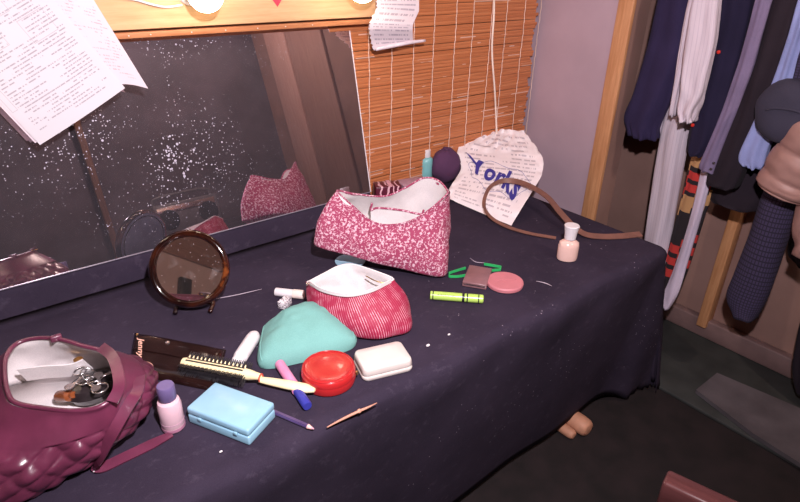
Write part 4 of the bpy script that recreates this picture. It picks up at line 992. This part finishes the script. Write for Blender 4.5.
g, org = garment('navy_cardigan', 'dark navy cardigan with round red buttons', 'cardigan', .74, [
    ('sleeve', [(740, 765, up_), (722, 756, -20), (712, 748, 20), (703, 736, 70), (690, 722, 120), (685, 708, 148), (688, 700, 156)], 1.68, .030, dnavy, dict(folds=.003, seed=9))])
for x, y in ((719, 52), (693, 125)): lathe('red_button', [(.0035, 0), (.005, -.0015), (.0045, -.004), (.001, -.005)], plain('red_button_plastic', (.60, .03, .02), .3), g, 14, axis='x', c=tuple(onx(x, y, 1.662)-org))
g, org = garment('grey_jacket', 'grey lavender jacket sleeve between the navy cardigan and black coat', 'jacket', .69, [
    ('sleeve', [(776, 796, up_), (762, 782, -25), (754, 772, 0), (745, 762, 35), (737, 754, 65), (725, 741, 100), (711, 727, 135), (698, 716, 166), (700, 714, 172)], 1.645, .024, grey, dict(folds=.0025, seed=10))])
g, org = garment('black_coat', 'long black tailored coat with silver cuff buttons', 'coat', .64, [
    ('sleeve', [(800, 830, up_), (784, 818, -25), (770, 806, 0), (755, 790, 50), (738, 774, 100), (722, 756, 140), (704, 738, 180), (706, 732, 187)], 1.655, .034, black_, dict(folds=.003, seed=11)),
    ('body', [(820, 850, up_), (790, 830, 0), (765, 805, 70), (735, 790, 140), (712, 775, 185), (703, 766, 202), (708, 755, 207)], 1.76, .05, black_, dict(folds=.005, seed=12))])
for x, y in ((714, 163), (711, 169)): lathe('cuff_button', [(.002, 0), (.0042, -.001), (.0035, -.003)], M['metal'], g, 12, axis='x', c=tuple(onx(x, y, 1.638)-org))
garment('blue_shirt', 'pale blue shirt with loose tail beside the grey hat', 'shirt', .58, [
    ('sleeve', [(830, 850, up_), (808, 826, -25), (795, 814, 0), (785, 803, 40), (770, 792, 85), (752, 778, 120), (738, 768, 148), (735, 764, 162), (742, 760, 168)], 1.65, .022, blue_, dict(folds=.004, seed=13, ruffle=.006))])
garment('checked_jacket', 'dark checked jacket upper sleeve hanging behind the grey hat', 'jacket', .53, [
    ('sleeve', [(845, 885, up_), (815, 860, -10), (795, 845, 30), (782, 830, 70), (775, 815, 110)], 1.66, .03, plaid, dict(folds=.003, seed=14))])
# grey cap
p = onx(790, 112, 1.61); o = thing('grey_hat', 'soft dark grey hat hung against the clothes over the puffer sleeve', 'hat', p)
vs, fs = [], []
for j in range(17):
    ph = -PI/2+PI*j/16
    for i in range(30):
        a = 2*PI*i/30; d_ = Vector((math.cos(a)*math.cos(ph), math.sin(a)*math.cos(ph), math.sin(ph))); rr = 1+.08*nz(d_, 1.8, 2); vs.append(Vector((d_.x*.036, d_.y*.080, d_.z*.078))*rr)
for j in range(16):
    for i in range(30): a, b = j*30+i, j*30+(i+1) % 30; fs.append((a, b, b+30, a+30))
hg = fabric('grey_blue_felt', (.040, .036, .058), 500); mesh('crown', vs, fs, hg, o)
tube('brim', catmull([(-.030, .042, .0), (-.037, .02, .010), (-.037, -.02, .012), (-.030, -.045, .004)], 16), .003, hg, o, 6)
# brown puffer jacket: bulging quilted sleeve
org = Vector((RX, .42, RAILZ-.02)); g = thing('puffer_jacket', 'brown quilted puffer jacket with thick bulging sleeve', 'jacket', org)
tube('hanger_hook', [(0, 0, -.10), (0, 0, -.02)]+[(.019*math.cos(a), 0, .020+.019*math.sin(a)) for a in [PI*(-.5+1.25*i/10) for i in range(11)]], .0018, M['metal'], g, 6)
axis_ = catmull([onx(x, y, 1.58) for x, y in ((890, 0), (856, 68), (836, 102), (817, 132), (799, 160), (782, 184), (774, 196))], 80); vs, fs, n_ = [], [], 28
for j, c_ in enumerate(axis_):
    tg = (axis_[min(j+1, 79)]-axis_[max(j-1, 0)]).normalized(); s_ = Vector((1, 0, 0)); b = tg.cross(s_).normalized()
    rr = (.086-.018*(j/79))*(.88+.12*abs(math.sin(j/79*PI*6+.4))**.55)
    if j > 76: rr *= .9
    for i in range(n_): a = 2*PI*i/n_; q = rr*(1+.05*nz((math.cos(a), math.sin(a), j*.12), 2.2)); vs.append(c_+s_*(q*math.cos(a)*.75)+b*(q*math.sin(a))+Vector((.04, 0, 0))-org)
for j in range(79):
    for i in range(n_): a, b = j*n_+i, j*n_+(i+1) % n_; fs.append((a, b, b+n_, a+n_))
fs.append(tuple(range(n_))[::-1]); fs.append(tuple(79*n_+i for i in range(n_)))
mesh('quilted_sleeve', vs, fs, puff, g)
hang('body', [(835, 880, 60), (812, 860, 150), (795, 850, 200), (788, 845, 240), (787, 840, 262)], 1.62, .045, puff, g, org, folds=.006, nf=4, seed=15)
# plaid jacket sleeve hanging beneath
garment('plaid_jacket', 'dark blue grid plaid jacket whose sleeve hangs lowest by the wall stud', 'jacket', .47, [
    ('sleeve', [(830, 870, up_), (800, 845, 40), (780, 825, 120), (765, 808, 180), (754, 796, 210), (743, 783, 245), (730, 772, 280), (722, 762, 303), (728, 754, 318)], 1.70, .045, plaid, dict(folds=.002, nf=3, seed=16, n=48))])
garment('dark_trousers', 'black trousers hanging behind the plaid sleeve at the end of the rail', 'trousers', .38, [
    ('leg', [(860, 900, up_), (830, 880, 60), (800, 850, 200), (785, 840, 245), (783, 835, 262), (792, 830, 270)], 1.88, .03, black_, dict(folds=.004, seed=17)),
    ('leg', [(880, 910, up_), (850, 890, 100), (815, 860, 260), (792, 840, 345), (787, 835, 380), (792, 830, 400)], 1.86, .03, black_, dict(folds=.004, seed=18))])

# ================================================================== seen only in the mirrors: the room behind
def mirror_dir(px, py):
    """where the ray of a pixel goes after the big mirror"""
    n_ = Vector((0, -math.cos(LEAN), math.sin(LEAN))); o_ = Vector((0, mb_y, mb_z)); d_ = ray(px, py); p_ = CAMPOS+d_*((o_-CAMPOS).dot(n_)/d_.dot(n_)); return p_, d_-2*d_.dot(n_)*n_
def refl_y(px, py, y): p_, d_ = mirror_dir(px, py); return p_+d_*((y-p_.y)/d_.y)
M['plank_a'] = wood('pinkish_plank', (.42, .24, .20), (.56, .35, .30), 2, .7); M['plank_b'] = wood('brown_plank', (.30, .17, .14), (.40, .24, .20), 2, .7)
for y0, y1, mm, lab in ((-1.36, -1.07, 'plank_a', 'wide pinkish upright plank on the side wall seen in the mirror'), (-1.06, -.62, 'plank_b', 'broad brown panel beside the pinkish plank seen in the mirror')):
    o = slab_box('wall_plank', 1.985 if mm == 'plank_a' else 1.995, 2.018, y0, y1, .09, 2.54, M[mm], None, .003); setloc(o, (2.0, (y0+y1)/2, .09)); tag(o, lab, 'plank')
o = slab_box('wooden_pole', .645, .685, -1.60, -1.56, 0, 2.54, M['dark_wood'], None, .003); setloc(o, (.665, -1.58, 0)); tag(o, 'thin upright wooden pole reflected in the left of the dusty mirror', 'pole')
# cabinet with a radio, reflected in the dusty mirror
t = thing('low_cabinet', 'dark low cabinet carrying a radio reflected in the dusty mirror', 'cabinet', (1.15, -1.42, 0)); gp = plain('grey_black_paint', (.05, .045, .06), .5)
box('cabinet_body', (0, 0, .33), (.80, .34, .66), gp, t, .004)
for x in (-.2, .2): dr = box('door', (x, .176, .33), (.38, .012, .60), gp, t, .003); kb = lathe('knob', [(.008, 0), (.010, .008), (.006, .014)], M['metal'], dr, 12, axis='y', c=(x*.75, .182, .36))
t = thing('radio', 'grey portable radio with two round speakers standing on the low cabinet', 'radio', (1.10, -1.36, .661)); gr = plain('radio_grey', (.16, .15, .17), .4)
box('case', (0, 0, .095), (.42, .11, .19), gr, t, .008)
for x in (-.13, .13): lathe('speaker', [(.062, .0555), (.066, .058), (.060, .060), (.02, .056)], M['black_plastic'], t, 28, axis='y', c=(x, 0, .085))
box('tuner_panel', (0, .056, .150), (.38, .004, .040), M['metal'], t, .001)
tube('handle', catmull([(-.19, 0, .185), (-.17, 0, .235), (0, 0, .245), (.17, 0, .235), (.19, 0, .185)], 20), .008, gr, t, 8)
# on the left wall, reflected in the make-up mirror
struct(slab_box('trim_4', -1.90, -1.88, -1.62, YW, 1.80, 2.55, wood('brown_frieze', (.26, .12, .085), (.38, .19, .13), 1)))
t = thing('added_dark_box', 'small dark box added on the pale wall as the dark shape in the make-up mirror', 'box', (-1.90, -1.0, 1.49))  # added box, made up to give the make-up mirror its dark rectangle
box('housing', (.02, 0, .08), (.036, .10, .16), M['black_plastic'], t, .003); box('cover', (.040, 0, .08), (.004, .085, .145), M['black_plastic'], t, .001)

pl = thing('added_fill_lamp', 'added unseen bulb on the ceiling that brightens the room behind the viewer', 'lamp', (1.1, -.62, 2.55))  # added lamp, out of view: lifts the dark room reflected in the mirrors
lathe('fill_lamp_rose', [(.045, 0), (.040, -.018), (.006, -.022)], M['white_plastic'], pl, 24)
tube('fill_lamp_flex', [(0, 0, -.02), (0, 0, -.25)], .003, M['white_plastic'], pl, 6)
lathe('fill_lamp_holder', [(.017, -.25), (.019, -.29), (.015, -.30)], M['white_plastic'], pl, 20)
k = NT('added_fill_bulb'); k.color((1, .93, .85)); k.b.inputs['Emission Color'].default_value = (1, .80, .68, 1); k.b.inputs['Emission Strength'].default_value = 800  # glow of the added fill lamp
lathe('bulb', [(.013, -.30), (.016, -.315), (.029, -.34), (.032, -.36), (.026, -.383), (.010, -.393), (.001, -.394)], k.m, pl, 24)

lm = fabric('pale_lint', (.45, .38, .45), 500)
for pts, lab in ((((214, 299), (236, 295), (262, 289)), 'pale loose thread on the black cloth beside the make-up mirror'), (((486, 263), (476, 262), (470, 258)), 'short pale thread on the cloth behind the green clips'), (((536, 281), (545, 283), (552, 286)), 'short grey thread on the cloth in front of the beige bottle')):
    g_ = [T(x, y, .003) for x, y in pts]; o = tube('lint_thread', catmull(g_, 14), lambda t: .0009*math.sin(PI*(.1+.8*t)), lm); setloc(o, g_[0]); tag(o, lab, 'thread')
for (x, y, sz_), lab in (((428, 346, .0034), 'white crumb on the cloth near the soap box'), ((449, 335, .0026), 'small white crumb on the cloth beyond the soap box'), ((221, 452, .002), 'tiny white crumb on the cloth before the blue box')):
    p = T(x, y, .003); o = lathe('crumb', [(.0004, 0), (sz_, sz_*.4), (sz_*.8, sz_*.9), (.0004, sz_*1.2)], M['white_plastic'], None, 9, 1.3, .8); o.location = p; tag(o, lab, 'crumb')

# small pieces belong to the part that carries them
def adopt(child, part):
    for o in [q for q in bpy.data.objects if q.name.split('.')[0] == child and q.parent]:
        c = [q for q in o.parent.children if q.name.split('.')[0] == part]
        if c: 
            ctr = lambda q: sum((v.co for v in q.data.vertices), Vector())/len(q.data.vertices)
            o.parent = min(c, key=lambda q: (ctr(q)-ctr(o)).length)
for a_, b_ in (('bulb', 'bulb_socket'), ('lead', 'sharpened_wood'), ('lid_piping', 'case_lid'), ('lid_crease', 'lid'), ('snap_stud', 'wallet_flap'), ('hinge', 'lid'), ('red_button', 'sleeve'), ('cuff_button', 'sleeve'), ('rivet', 'strap'), ('nail', 'lower_lip'), ('toe_seam', 'upper'), ('inner_pocket_trim', 'inner_pocket'), ('zip_line', 'lining'), ('red_band', 'handle'), ('lettering_outline', 'paper_sheet'), ('blue_lettering', 'paper_sheet'), ('gold_lettering', 'wallet_flap'), ('foot_band', 'bottle_body'), ('label_text_band', 'bottle_body')):
    adopt(a_, b_)
